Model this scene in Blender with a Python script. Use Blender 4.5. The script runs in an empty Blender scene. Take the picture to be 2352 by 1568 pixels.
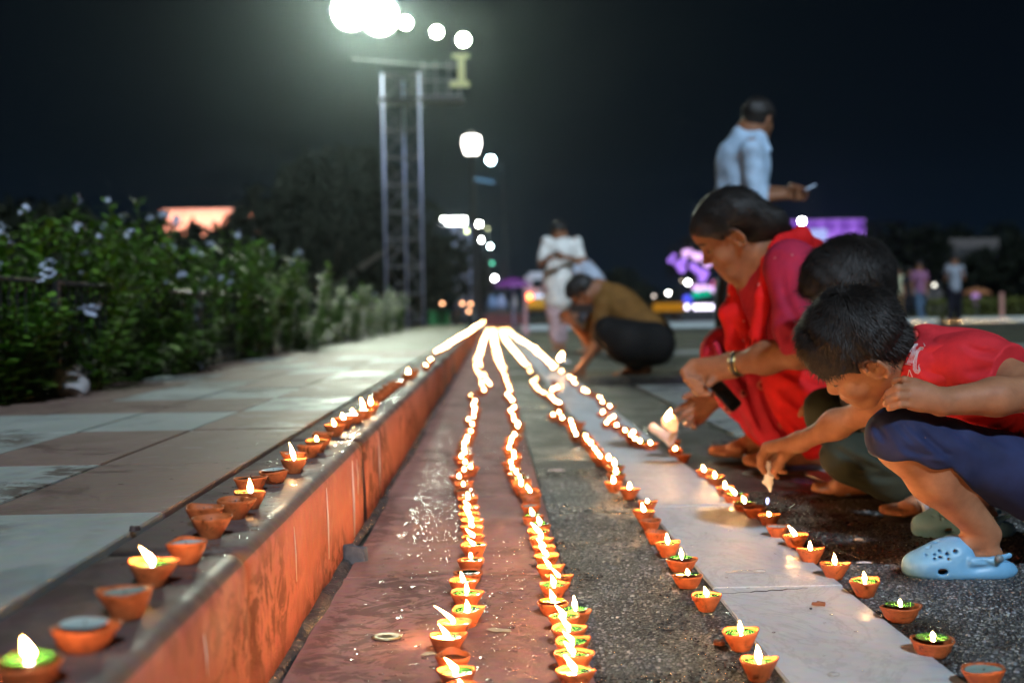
import bpy, bmesh, math, random
import numpy as np
from mathutils import Vector, Matrix
from mathutils.bvhtree import BVHTree
random.seed(7); rng = np.random.default_rng(7)
SC = bpy.context.scene
COL = SC.collection
# ------------------------------------------------------------------ camera
HC = 0.44; FPX = 2940.0
yaw = math.atan(46 / FPX); pitch = math.atan(62.7 / FPX); roll = math.radians(1.0)
fwd = Vector((math.sin(yaw) * math.cos(pitch), math.cos(yaw) * math.cos(pitch), -math.sin(pitch)))
rt0 = fwd.cross(Vector((0, 0, 1))).normalized(); up0 = rt0.cross(fwd).normalized()
RT = rt0 * math.cos(roll) - up0 * math.sin(roll)
UP = up0 * math.cos(roll) + rt0 * math.sin(roll)
cam_d = bpy.data.cameras.new('camera'); cam = bpy.data.objects.new('camera', cam_d); COL.objects.link(cam)
SC.camera = cam
cam.matrix_world = Matrix(((RT.x, UP.x, -fwd.x, 0), (RT.y, UP.y, -fwd.y, 0), (RT.z, UP.z, -fwd.z, HC), (0, 0, 0, 1)))
cam_d.sensor_width = 36; cam_d.lens = 36 * FPX / 2352
cam_d.clip_start = 0.02; cam_d.clip_end = 1500
cam_d.dof.use_dof = True; cam_d.dof.focus_distance = 1.9; cam_d.dof.aperture_fstop = 3.7
cam_d.dof.aperture_blades = 0
# ------------------------------------------------------------------ world (night sky over a lit city)
w = bpy.data.worlds.new('World'); SC.world = w; w.use_nodes = True
nt = w.node_tree; nt.nodes.clear()
o_ = nt.nodes.new('ShaderNodeOutputWorld'); bg = nt.nodes.new('ShaderNodeBackground')
tc = nt.nodes.new('ShaderNodeTexCoord'); sx = nt.nodes.new('ShaderNodeSeparateXYZ')
rp = nt.nodes.new('ShaderNodeValToRGB')
nt.links.new(tc.outputs['Generated'], sx.inputs[0]); nt.links.new(sx.outputs['Z'], rp.inputs[0])
rp.color_ramp.elements[0].position = 0.0; rp.color_ramp.elements[0].color = (0.0022, 0.0060, 0.0135, 1)
rp.color_ramp.elements[1].position = 0.45; rp.color_ramp.elements[1].color = (0.0005, 0.0009, 0.0016, 1)
e_ = rp.color_ramp.elements.new(0.13); e_.color = (0.0012, 0.0028, 0.0058, 1)
bg.inputs['Strength'].default_value = 1.0
nt.links.new(rp.outputs[0], bg.inputs[0]); nt.links.new(bg.outputs[0], o_.inputs[0])
# one sun lamp: the cold plaza floodlight behind the camera to the right
sun_d = bpy.data.lights.new('plaza_floodlight', 'SUN'); sun = bpy.data.objects.new('plaza_floodlight', sun_d); COL.objects.link(sun)
sun_d.energy = 2.4; sun_d.color = (0.68, 0.84, 1.0); sun_d.angle = math.radians(3)
sun.rotation_euler = Vector((-0.14, 0.72, -0.58)).to_track_quat('-Z', 'Y').to_euler()
SC.view_settings.view_transform = 'Standard'; SC.view_settings.look = 'None'
SC.view_settings.exposure = 0.25; SC.view_settings.gamma = 1.0; SC.view_settings.use_curve_mapping = False
cy = SC.cycles
cy.use_denoising = True; cy.use_light_tree = True
cy.max_bounces = 5; cy.diffuse_bounces = 2; cy.glossy_bounces = 3; cy.transmission_bounces = 4; cy.volume_bounces = 0
cy.caustics_reflective = False; cy.caustics_refractive = False
cy.sample_clamp_indirect = 6.0; cy.sample_clamp_direct = 0.0
cy.use_adaptive_sampling = True; cy.adaptive_threshold = 0.02

# ------------------------------------------------------------------ where a point of the picture lies in the place
def ray(px, py):
    return (fwd * FPX + RT * (px - 1176) + UP * (784 - py))
def at(px, py, Y):
    d = ray(px, py); t = Y / d.y
    return Vector((d.x * t, Y, HC + d.z * t))
def gnd(px, py, z=0.0):
    d = ray(px, py); t = (z - HC) / d.z
    return Vector((d.x * t, d.y * t, z))
# ------------------------------------------------------------------ object helpers
def tag(o, label=None, cat=None, group=None, kind=None):
    if label: o['label'] = label
    if cat: o['category'] = cat
    if group: o['group'] = group
    if kind: o['kind'] = kind
    return o
def empty(name, loc=(0, 0, 0), rz=0.0, parent=None):
    o = bpy.data.objects.new(name, None); COL.objects.link(o); o.location = loc; o.rotation_euler = (0, 0, rz)
    o.empty_display_size = 0.05
    if parent: o.parent = parent
    return o
def link(name, me, mat=None, parent=None, loc=None):
    if mat is not None and len(me.materials) == 0: me.materials.append(mat)
    o = bpy.data.objects.new(name, me); COL.objects.link(o)
    if parent is not None: o.parent = parent
    if loc is not None: o.location = loc
    return o
def wlink(name, me, mat, parent):
    """mesh given in world coordinates under a parent that has its own place"""
    o = link(name, me, mat, parent)
    o.matrix_parent_inverse = parent_matrix(parent).inverted()
    return o
def parent_matrix(p):
    m = Matrix.LocRotScale(p.location, p.rotation_euler.to_quaternion(), p.scale)
    if p.parent: m = parent_matrix(p.parent) @ p.matrix_parent_inverse @ m
    return m
def mesh_np(name, V, F, smooth=True, cols=None):
    me = bpy.data.meshes.new(name)
    V = np.asarray(V, dtype=np.float32); F = np.asarray(F, dtype=np.int32)
    me.vertices.add(len(V)); me.vertices.foreach_set('co', V.ravel())
    n, k = F.shape
    me.loops.add(n * k); me.loops.foreach_set('vertex_index', F.ravel())
    me.polygons.add(n); me.polygons.foreach_set('loop_start', np.arange(0, n * k, k, dtype=np.int32))
    me.polygons.foreach_set('use_smooth', np.full(n, smooth))
    me.update(calc_edges=True); me.validate()
    if cols is not None:
        a = me.color_attributes.new('Col', 'FLOAT_COLOR', 'POINT')
        c = np.ones((len(V), 4), np.float32); c[:, :3] = cols; a.data.foreach_set('color', c.ravel())
    return me
class MB:
    """collects simple solids"""
    def __init__(s): s.b = bmesh.new()
    def box(s, lo, hi, M=None, bevel=0.0):
        b = bmesh.new(); bmesh.ops.create_cube(b, size=1)
        lo = Vector(lo); hi = Vector(hi)
        for v in b.verts: v.co = Vector(((lo[i] + hi[i]) / 2 + v.co[i] * (hi[i] - lo[i]) for i in range(3)))
        if bevel > 0: bmesh.ops.bevel(b, geom=b.edges[:], offset=bevel, segments=2, affect='EDGES')
        s._add(b, M); return s
    def _add(s, b, M=None):
        if M is not None: b.transform(M)
        me = bpy.data.meshes.new('t'); b.to_mesh(me); b.free(); s.b.from_mesh(me); bpy.data.meshes.remove(me)
    def tube(s, pts, r, n=8, M=None):
        pts = [Vector(p) for p in pts]
        rs = r if isinstance(r, (list, tuple)) else [r] * len(pts)
        b = bmesh.new(); rings = []
        prev = None
        for i, p in enumerate(pts):
            t = (pts[min(i + 1, len(pts) - 1)] - pts[max(i - 1, 0)]).normalized()
            a = prev if prev is not None else (Vector((0, 0, 1)) if abs(t.z) < .9 else Vector((1, 0, 0)))
            u = (a - t * a.dot(t)).normalized(); prev = u; v = t.cross(u)
            rings.append([b.verts.new(p + (u * math.cos(q) + v * math.sin(q)) * rs[i]) for q in [2 * math.pi * k / n for k in range(n)]])
        for i in range(len(rings) - 1):
            for k in range(n): b.faces.new((rings[i][k], rings[i][(k + 1) % n], rings[i + 1][(k + 1) % n], rings[i + 1][k]))
        b.faces.new(rings[0][::-1]); b.faces.new(rings[-1])
        bmesh.ops.recalc_face_normals(b, faces=b.faces[:])
        s._add(b, M); return s
    def lathe(s, prof, n=24, M=None):
        b = bmesh.new(); rings = []
        for (r, z) in prof:
            if r < 1e-6: rings.append([b.verts.new((0, 0, z))])
            else: rings.append([b.verts.new((r * math.cos(2 * math.pi * k / n), r * math.sin(2 * math.pi * k / n), z)) for k in range(n)])
        for i in range(len(rings) - 1):
            A, B = rings[i], rings[i + 1]
            for k in range(n):
                q = [A[k % len(A)], A[(k + 1) % len(A)], B[(k + 1) % len(B)], B[k % len(B)]]
                u = []
                [u.append(x) for x in q if x not in u]
                if len(u) > 2: b.faces.new(u)
        bmesh.ops.recalc_face_normals(b, faces=b.faces[:])
        s._add(b, M); return s
    def poly(s, pts2, z0, z1, M=None):
        b = bmesh.new()
        A = [b.verts.new((x, y, z0)) for x, y in pts2]; B = [b.verts.new((x, y, z1)) for x, y in pts2]
        n = len(A); b.faces.new(A[::-1]); b.faces.new(B)
        for i in range(n): b.faces.new((A[i], A[(i + 1) % n], B[(i + 1) % n], B[i]))
        bmesh.ops.recalc_face_normals(b, faces=b.faces[:]); s._add(b, M); return s
    def mesh(s, name='m', smooth=False):
        me = bpy.data.meshes.new(name); s.b.to_mesh(me); s.b.free()
        me.polygons.foreach_set('use_smooth', [smooth] * len(me.polygons)); return me
    def build(s, name, mat, parent=None, smooth=False, world=False):
        me = s.mesh(name, smooth)
        return wlink(name, me, mat, parent) if (world and parent is not None) else link(name, me, mat, parent)
# ------------------------------------------------------------------ materials
def newmat(name):
    m = bpy.data.materials.new(name); m.use_nodes = True
    n = m.node_tree; b = n.nodes['Principled BSDF']
    return m, n, b
def L(n, a, b): n.links.new(a, b)
def node(n, t, **kw):
    x = n.nodes.new(t)
    for k, v in kw.items():
        if k in ('ins',):
            for kk, vv in v.items(): x.inputs[kk].default_value = vv
        else: setattr(x, k, v)
    return x
def noise(n, scale, detail=4, rough=.55, vec=None, dist=0.0):
    x = node(n, 'ShaderNodeTexNoise', ins={'Scale': scale, 'Detail': detail, 'Roughness': rough, 'Distortion': dist})
    if vec is not None: L(n, vec, x.inputs['Vector'])
    return x
def ramp(n, fac, stops):
    x = n.nodes.new('ShaderNodeValToRGB'); cr = x.color_ramp
    while len(cr.elements) < len(stops): cr.elements.new(0.5)
    for e, (p, c) in zip(cr.elements, stops):
        e.position = p; e.color = (c, c, c, 1) if isinstance(c, (int, float)) else (*c, 1)
    L(n, fac, x.inputs[0]); return x
def mix(n, fac, a, b, typ='MIX'):
    x = n.nodes.new('ShaderNodeMixRGB'); x.blend_type = typ
    for i, v in ((0, fac), (1, a), (2, b)):
        if hasattr(v, 'is_linked'): L(n, v, x.inputs[i])
        elif isinstance(v, (int, float)): x.inputs[i].default_value = v if i == 0 else (v, v, v, 1)
        else: x.inputs[i].default_value = (*v, 1)
    return x
def bump(n, b, h, strength=.4, dist=.002):
    x = node(n, 'ShaderNodeBump', ins={'Strength': strength, 'Distance': dist}); L(n, h, x.inputs['Height']); L(n, x.outputs[0], b.inputs['Normal']); return x
def objco(n, rnd=False):
    g = n.nodes.new('ShaderNodeNewGeometry'); return g.outputs['Position']
def plain(name, col, rough=.6, metal=0.0, nscale=None, namp=.25, spec=None, bumpd=0.0):
    m, n, b = newmat(name)
    b.inputs['Roughness'].default_value = rough; b.inputs['Metallic'].default_value = metal
    if spec is not None: b.inputs['Specular IOR Level'].default_value = spec
    if nscale:
        t = noise(n, nscale, 5, .6, objco(n))
        r = ramp(n, t.outputs['Fac'], [(.25, tuple(c * (1 - namp) for c in col)), (.75, tuple(min(1, c * (1 + namp)) for c in col))])
        L(n, r.outputs[0], b.inputs['Base Color'])
        if bumpd: bump(n, b, t.outputs['Fac'], .6, bumpd)
    else: b.inputs['Base Color'].default_value = (*col, 1)
    return m
def glow(name, col, strength):
    m = bpy.data.materials.new(name); m.use_nodes = True; n = m.node_tree; n.nodes.clear()
    e = n.nodes.new('ShaderNodeEmission'); o = n.nodes.new('ShaderNodeOutputMaterial')
    e.inputs[0].default_value = (*col, 1); e.inputs[1].default_value = strength; L(n, e.outputs[0], o.inputs[0]); return m

# ------------------------------------------------------------------ body modelling: rounded limbs blended into one skin
class Body:
    def __init__(s, h=.004): s.h = h; s.p = []
    def cone(s, a, ra, b, rb, k=.015, op='+', flat=None):
        a = np.array(a, float); b = np.array(b, float); m = max(ra, rb)
        s.p.append(('c', a, ra, b, rb, k, op, flat, np.minimum(a, b) - m, np.maximum(a, b) + m)); return s
    def chain(s, pts, rs, k=.015, op='+', flat=None):
        for i in range(len(pts) - 1): s.cone(pts[i], rs[i], pts[i + 1], rs[i + 1], k, op, flat)
        return s
    def ell(s, c, r, R=None, k=.015, op='+'):
        c = np.array(c, float); r = np.array(r, float); R = np.eye(3) if R is None else np.array(R, float)
        m = np.sqrt(((R * r) ** 2).sum(1))
        s.p.append(('e', c, r, R, None, k, op, None, c - m, c + m)); return s
    def ball(s, c, r, k=.01, op='+'): return s.cone(c, r, c, r, k, op)
    def build(s, name, fold=None, colfn=None, cut=None, relax=1):
        h = s.h
        lo = np.min([p[8] for p in s.p if p[6] == '+'], 0) - 3 * h; hi = np.max([p[9] for p in s.p if p[6] == '+'], 0) + 3 * h
        nx = np.ceil((hi - lo) / h).astype(int) + 1
        A = np.full(nx, 1.0, np.float32)
        ax = [lo[i] + h * np.arange(nx[i]) for i in range(3)]
        for (kind, a, ra, b, rb, k, op, flat, blo, bhi) in s.p:
            mg = k + 2.5 * h
            i0 = np.clip(np.floor((blo - mg - lo) / h).astype(int), 0, nx - 1); i1 = np.clip(np.ceil((bhi + mg - lo) / h).astype(int) + 1, 1, nx)
            if (i1 <= i0).any(): continue
            X = ax[0][i0[0]:i1[0], None, None]; Y = ax[1][None, i0[1]:i1[1], None]; Z = ax[2][None, None, i0[2]:i1[2]]
            if kind == 'c':
                dx, dy, dz = X - a[0], Y - a[1], Z - a[2]; ab = b - a
                fs = 1.0
                if flat is not None:
                    n_, fs = flat; q = (dx * n_[0] + dy * n_[1] + dz * n_[2]) * (fs - 1)
                    dx, dy, dz = dx + q * n_[0], dy + q * n_[1], dz + q * n_[2]
                    ab = ab + np.array(n_) * (np.dot(ab, n_) * (fs - 1))
                l2 = float(ab @ ab)
                t = np.clip((dx * ab[0] + dy * ab[1] + dz * ab[2]) / l2, 0, 1) if l2 > 1e-12 else 0.0
                d = np.sqrt((dx - t * ab[0]) ** 2 + (dy - t * ab[1]) ** 2 + (dz - t * ab[2]) ** 2) - (ra + t * (rb - ra))
                if fs > 1: d = d / (1 + (fs - 1) * .5)
            else:
                r, R = ra, b; dx, dy, dz = X - a[0], Y - a[1], Z - a[2]
                k0 = 0; k1 = 0
                for j in range(3):
                    q = dx * R[0, j] + dy * R[1, j] + dz * R[2, j]
                    k0 = k0 + (q / r[j]) ** 2; k1 = k1 + (q / r[j] ** 2) ** 2
                k0 = np.sqrt(k0); k1 = np.sqrt(k1) + 1e-9
                d = k0 * (k0 - 1) / k1
            B = A[i0[0]:i1[0], i0[1]:i1[1], i0[2]:i1[2]]
            d = d.astype(np.float32)
            if op == '+':
                hh = np.maximum(k - np.abs(B - d), 0) / k
                B[...] = np.minimum(B, d) - hh * hh * k * .25
            else:
                hh = np.maximum(k - np.abs(B + d), 0) / k
                B[...] = np.maximum(B, -d) + hh * hh * k * .25
        X, Y, Z = ax[0][:, None, None], ax[1][None, :, None], ax[2][None, None, :]
        if fold is not None: A += fold(X, Y, Z).astype(np.float32)
        if cut is not None:
            for c in cut: A = np.maximum(A, c(X, Y, Z).astype(np.float32))
        A[0] = A[-1] = 1; A[:, 0] = A[:, -1] = 1; A[:, :, 0] = A[:, :, -1] = 1
        V, F = surfnet(A, lo, h)
        for _ in range(relax): V = relaxm(V, F)
        return mesh_np(name, V, F, True, colfn(V) if colfn else None)
def surfnet(A, lo, h):
    S = A < 0
    nx, ny, nz = A.shape
    c = [S[i:nx - 1 + i, j:ny - 1 + j, k:nz - 1 + k] for i in (0, 1) for j in (0, 1) for k in (0, 1)]
    anyi = c[0].copy(); alli = c[0].copy()
    for q in c[1:]: anyi |= q; alli &= q
    act = anyi & ~alli
    idx = np.argwhere(act); n = len(idx)
    lut = np.full(act.shape, -1, np.int32); lut[act] = np.arange(n)
    acc = np.zeros((n, 3)); cnt = np.zeros(n)
    cor = [(i, j, k) for i in (0, 1) for j in (0, 1) for k in (0, 1)]
    val = [A[idx[:, 0] + i, idx[:, 1] + j, idx[:, 2] + k] for (i, j, k) in cor]
    for p in range(8):
        for q in range(p + 1, 8):
            if sum(abs(cor[p][t] - cor[q][t]) for t in range(3)) != 1: continue
            a, b = val[p], val[q]; m = (a < 0) != (b < 0)
            t = np.where(m, a / np.where(m, a - b, 1), 0)
            P = np.array(cor[p])[None] + t[:, None] * (np.array(cor[q]) - np.array(cor[p]))[None]
            acc[m] += P[m]; cnt[m] += 1
    V = lo + h * (idx + acc / cnt[:, None])
    Fs = []
    for axd in range(3):
        sl0 = [slice(None)] * 3; sl1 = [slice(None)] * 3
        sl0[axd] = slice(0, -1); sl1[axd] = slice(1, None)
        s0, s1 = S[tuple(sl0)], S[tuple(sl1)]
        o1, o2 = [(1, 2), (2, 0), (0, 1)][axd]
        for flip, m in ((False, s0 & ~s1), (True, ~s0 & s1)):
            e = np.argwhere(m)
            e = e[(e[:, o1] > 0) & (e[:, o2] > 0) & (e[:, o1] < A.shape[o1] - 1) & (e[:, o2] < A.shape[o2] - 1)]
            q = []
            for (da, db) in ((-1, -1), (0, -1), (0, 0), (-1, 0)):
                f = e.copy(); f[:, o1] += da; f[:, o2] += db; q.append(lut[f[:, 0], f[:, 1], f[:, 2]])
            q = np.stack(q, 1)
            Fs.append(q[:, ::-1] if flip else q)
    F = np.concatenate(Fs); F = F[(F >= 0).all(1)]
    return V, F
def relaxm(V, F, lam=.5):
    n = len(V); acc = np.zeros((n, 3)); cnt = np.zeros(n)
    for i in range(4):
        a, b = F[:, i], F[:, (i + 1) % 4]
        for c in range(3):
            acc[:, c] += np.bincount(a, V[b, c], n) + np.bincount(b, V[a, c], n)
        cnt += np.bincount(a, minlength=n) + np.bincount(b, minlength=n)
    ok = cnt > 0; W = V.copy(); W[ok] = V[ok] + lam * (acc[ok] / cnt[ok, None] - V[ok]); return W
def np3(v): return np.array([v[0], v[1], v[2]], float)
def unit(v): v = np.array(v, float); return v / (np.linalg.norm(v) + 1e-12)
IR, IU, IC = np3(RT), np3(UP), -np3(fwd)       # picture right, picture up, towards the camera
class Head:
    """frame: F face forward, L head's left, U up; ear point given, size H chin to crown"""
    def __init__(s, origin, F, L_, H, child=False):
        s.H = H; s.F = unit(F); L_ = np.array(L_, float); s.L = unit(L_ - s.F * (L_ @ s.F)); s.U = np.cross(s.F, s.L); s.o = np3(origin); s.child = child
        s.R = np.stack([s.F, s.L, s.U], 1)
    def P(s, x, y, z): return s.o + s.R @ (np.array([x, y, z]) * s.H)
    def place(s, loc, target):           # move so that local point loc lies at target
        s.o = np3(target) - s.R @ (np.array(loc) * s.H); return s
    def local(s, V): return ((V - s.o) @ s.R) / s.H
    def fill(s, B, neck=True, nr=.17):
        H, R = s.H, s.R
        E = lambda c, r, k=.05, op='+', RR=None: B.ell(s.P(*c), np.array(r) * H, R if RR is None else R @ RR, k * H, op)
        C = lambda a, ra, b, rb, k=.05, op='+': B.cone(s.P(*a), ra * H, s.P(*b), rb * H, k * H, op)
        ch = s.child
        E((-.07, 0, .63), (.42, .335, .35)); E((.06, 0, .62), (.30, .28, .26), .08)
        E((.13, 0, .36), (.215, .23, .30), .08)
        for q in (-1, 1):
            C((-.02, q * .19, .28), .085 if ch else .065, (.20, q * .07, .08), .075 if ch else .062, .10 if ch else .07)
            E((.215, q * .135, .33), (.10 + .02 * ch, .095, .105 + .02 * ch), .07)
            C((.275, q * .05, .565), .038, (.245, q * .19, .55), .038, .05)
        E((.265, 0, .065), (.075, .085, .07), .07)
        E((.26, 0, .20), (.10, .12, .12), .08)
        for q in (-1, 1): E((.365, q * .125, .475), (.065, .088, .052), .045, '-')
        for q in (-1, 1): E((.272, q * .125, .470), (.052, .068, .046), .02)
        if ch: C((.30, 0, .49), .028, (.375, 0, .37), .042, .05); E((.355, 0, .345), (.05, .06, .035), .03)
        else: C((.315, 0, .52), .026, (.405, 0, .365), .034, .04); E((.375, 0, .345), (.055, .055, .033), .03)
        for q in (-1, 1): E((.34, q * .045, .332), (.04, .028, .026), .02)
        E((.34, 0, .238), (.045, .085, .022), .018); E((.332, 0, .192), (.045, .072, .026), .018)
        C((.40, -.07, .214), .006, (.40, .07, .214), .006, .012, '-')
        for q in (-1, 1):
            c = (-.04, q * .315, .43)
            RR = np.array(Matrix.Rotation(math.radians(-q * 24), 3, 'Z') @ Matrix.Rotation(math.radians(12), 3, 'Y'))
            E((c[0] - .02, q * .322, c[2]), (.080, .028, .125), .015, '+', RR)
            B.chain([s.P(*(np.array(c) * [1, 0, 1] + [.0, q * .335, 0] + RR @ np.array([-.015 + .078 * math.cos(t), q * .028, .122 * math.sin(t)]))) for t in np.radians([20, 55, 90, 130, 170, 210, 245, 265])], [.016 * H, .019 * H, .020 * H, .020 * H, .019 * H, .017 * H, .020 * H, .026 * H], .008 * H)
            E((c[0] - .012, q * .372, c[2] + .02), (.040, .040, .075), .010, '-', RR)
            E((c[0] + .01, q * .34, c[2] - .02), (.026, .06, .030), .010, '-', RR)
            E((c[0] + .005, q * .333, c[2] - .105), (.04, .024, .035), .02)
def hand(B, wrist, d, n, size, curl=(.35, .5, .6, .7), spread=.06, thumb=(.7, .5), k=.004, fr=.068, side=1):
    """palm and five fingers; d towards the fingers, n out of the palm, size = wrist to middle fingertip"""
    w0 = np3(wrist); d = unit(d); n = np.array(n, float); n = unit(n - d * (n @ d)); sd = np.cross(d, n) * side
    S = size; pal = .50 * S
    offs = (-.19, -.065, .06, .175); lens = (.42, .47, .44, .35)
    for o in offs: B.cone(w0, .125 * S, w0 + d * pal * (.96 - abs(o) * .25) + sd * o * S, .082 * S, .05 * S)
    for i, (o, l) in enumerate(zip(offs, lens)):
        p = w0 + d * pal * (.97 - abs(o) * .25) + sd * o * S; c = curl[i] if isinstance(curl, (tuple, list)) else curl
        ang = c * .6; q = p; r = fr * S
        for j, f in enumerate((.44, .31, .25)):
            dd = d * math.cos(ang) + n * math.sin(ang) + sd * (o * spread * 8 * math.cos(ang))
            q2 = q + unit(dd) * f * l * S; B.cone(q, r, q2, r * .88, k if j else .02 * S); q = q2; r *= .88; ang += c
    p = w0 + d * .14 * S - sd * .12 * S + n * .02 * S
    a1, a2 = thumb
    q = p + unit(d * math.cos(a1) - sd * math.sin(a1) + n * .35) * .26 * S; B.cone(p, .10 * S, q, .078 * S, .03 * S)
    q2 = q + unit(d * math.cos(a1 - a2) - sd * math.sin(a1 - a2) + n * (.35 + a2)) * .17 * S; B.cone(q, .076 * S, q2, .068 * S, .01 * S)
    q3 = q2 + unit(d * math.cos(a1 - a2 * 1.6) - sd * math.sin(a1 - a2 * 1.6) + n * (.35 + a2 * 1.5)) * .13 * S; B.cone(q2, .066 * S, q3, .055 * S, .01 * S)
def foot(B, ankle, toe_dir, size, z0=0.0):
    a = np3(ankle); d = unit(np.array([toe_dir[0], toe_dir[1], 0.0])); s_ = np.array([-d[1], d[0], 0.0])
    heel = np.array([a[0], a[1], z0 + .13 * size]) - d * .13 * size
    B.cone(a, .15 * size, heel, .13 * size, .05 * size)
    ball = np.array([a[0], a[1], z0 + .09 * size]) + d * .48 * size
    B.cone(a, .15 * size, ball, .10 * size, .08 * size); B.cone(heel, .12 * size, ball, .09 * size, .06 * size)
    B.cone(ball - s_ * .10 * size, .085 * size, ball + s_ * .12 * size, .075 * size, .05 * size)
    for i, o in enumerate((-.17, -.08, 0, .075, .14)):
        p = ball + s_ * o * size * .95 + d * .02 * size; l = (.22, .21, .19, .16, .13)[i]; r = (.068, .05, .046, .043, .04)[i]
        p[2] = z0 + .075 * size; q = p + d * l * size; q[2] = z0 + r * size
        B.cone(p, r * size * 1.05, q, r * size, .008 * size)
def hairstrands(name, src, hd, n, ln, wd, mat, parent, flow, lift=.25, seed=1, keep=None, curlam=.3):
    """short tapering hairs rooted on the hair cap"""
    r_ = np.random.default_rng(seed)
    nv = len(src.vertices); V = np.empty(nv * 3, np.float32); src.vertices.foreach_get('co', V); V = V.reshape(-1, 3).astype(float)
    N = np.empty(nv * 3, np.float32); src.vertex_normals.foreach_get('vector', N); N = N.reshape(-1, 3).astype(float)
    if keep is not None: m = keep(hd.local(V)); V, N = V[m], N[m]
    i = r_.integers(0, len(V), n); P = V[i] + r_.normal(0, .001, (n, 3)); Nn = N[i]
    T = flow(hd.local(P)); T = T @ hd.R.T
    T = T + r_.normal(0, curlam, (n, 3)); T -= Nn * (T * Nn).sum(1, keepdims=True) ; T /= np.linalg.norm(T, axis=1, keepdims=True) + 1e-9
    W = np.cross(T, Nn); l = ln * r_.uniform(.6, 1.25, (n, 1)); lf = lift * r_.uniform(.4, 1.6, (n, 1)) * np.where(r_.random((n, 1)) < .07, 2.4, 1)
    pts = [P - Nn * .001, P + T * l * .45 + Nn * l * lf * .55, P + T * l * .85 + Nn * l * lf * .75 , P + T * l * 1.15 + Nn * l * lf * .45]
    ws = [wd, wd * .9, wd * .6, wd * .1]
    Vs = []
    for q, w_ in zip(pts, ws): Vs += [q - W * w_ / 2, q + W * w_ / 2]
    VV = np.stack(Vs, 1).reshape(-1, 3); b = np.arange(n)[:, None] * 8
    F = np.concatenate([b + np.array([[0, 1, 3, 2]]), b + np.array([[2, 3, 5, 4]]), b + np.array([[4, 5, 7, 6]])])
    return link(name, mesh_np(name, VV, F, True), mat, parent)
def folds(amp, vecs, warp=1.0):
    def f(X, Y, Z):
        s_ = 0
        for (a, b, c, ph) in vecs:
            s_ = s_ + np.sin(a * X + b * Y + c * Z + ph + warp * np.sin(.43 * (b * X - a * Y + c * Z) + ph * 2) + warp * .7 * np.sin(.31 * (c * X + a * Z - b * Y) + ph))
        return amp * s_ / len(vecs)
    return f

def creases(lst, base=None):
    """sharp cloth folds: each (a, b, depth, width) is a groove with a ridge beside it running from a to b"""
    prep = []
    for a, b, dp, w in lst:
        a, b = np3(a), np3(b); c = (a + b) / 2; u = unit(b - a); n = unit(np.cross(u, IC)); prep.append((c, u, n, dp, w, float(np.linalg.norm(b - a)) / 2))
    def f(X, Y, Z):
        s_ = 0 if base is None else base(X, Y, Z)
        for c, u, n, dp, w, l in prep:
            dx, dy, dz = X - c[0], Y - c[1], Z - c[2]
            al = (dx * u[0] + dy * u[1] + dz * u[2]) / l; pr = (dx * n[0] + dy * n[1] + dz * n[2]) + .12 * l * al * al; cd = dx * IC[0] + dy * IC[1] + dz * IC[2]
            t = pr / w; s_ = s_ + dp * (np.exp(-t * t) * 1.2 - .9 * np.exp(-(t - 1.9) ** 2 * .6)) * np.exp(-al ** 4) * np.exp(-(cd / .09) ** 2)
        return s_
    return f

# ================================================================== SURFACES
def stone(name, c1, c2, c3, wet=.5, rough=(.12, .5), sc=9, bs=.5, stain=(.1, .07, .05), stain_amt=.0, grain=.0012, veins=None, spec=.12):
    m, n, b = newmat(name); p = objco(n)
    mp = node(n, 'ShaderNodeMapping'); mp.inputs['Scale'].default_value = (1, .45, 1); L(n, p, mp.inputs[0]); pv = mp.outputs[0]
    t1 = noise(n, sc, 6, .6, pv, .6); t2 = noise(n, sc * 9, 4, .6, p); t3 = noise(n, sc * .35, 3, .5, pv, 1.2)
    r1 = ramp(n, t1.outputs['Fac'], [(.3, c1), (.5, c2), (.7, c3)])
    mx = mix(n, .35, r1.outputs[0], t2.outputs['Color'], 'SOFT_LIGHT')
    out = mx.outputs[0]
    if veins:
        v = noise(n, sc * 1.3, 8, .7, pv, 2.5); rv = ramp(n, v.outputs['Fac'], [(.47, 0), (.5, 1), (.53, 0)])
        out = mix(n, mix(n, 1.0, rv.outputs[0], .28, 'MULTIPLY').outputs[0], out, veins).outputs[0]
    if stain_amt:
        rs = ramp(n, t3.outputs['Fac'], [(.47, 0), (.56, stain_amt)]); t4 = noise(n, sc * 2.6, 6, .7, p, 1.0)
        rs2 = ramp(n, t4.outputs['Fac'], [(.46, 0), (.54, 1)])
        out = mix(n, mix(n, 1.0, rs.outputs[0], rs2.outputs[0], 'MULTIPLY').outputs[0], out, stain).outputs[0]
    L(n, out, b.inputs['Base Color'])
    tw = noise(n, sc * .8, 5, .65, p, .8)
    wr = ramp(n, tw.outputs['Fac'], [(.62 - wet * .35, rough[1]), (.70 - wet * .35, rough[0])])
    L(n, wr.outputs[0], b.inputs['Roughness']); b.inputs['Specular IOR Level'].default_value = spec
    tf = noise(n, 260, 3, .6, p); tm = noise(n, 38, 4, .55, p)
    ad = mix(n, .5, tf.outputs['Fac'], tm.outputs['Fac'], 'ADD')
    bump(n, b, ad.outputs[0], bs, grain)
    return m
M_RED = stone('red_sandstone_wet', (.31, .165, .13), (.40, .215, .175), (.47, .265, .215), wet=.3, rough=(.62, .8), sc=7, bs=.35, stain_amt=.5, stain=(.05, .03, .022), spec=.03)
M_KERB = stone('kerb_sandstone', (.40, .140, .112), (.49, .175, .140), (.55, .22, .18), wet=.2, rough=(.55, .75), sc=6, bs=.9, stain=(.14, .055, .04), stain_amt=.8, grain=.002)
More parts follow.
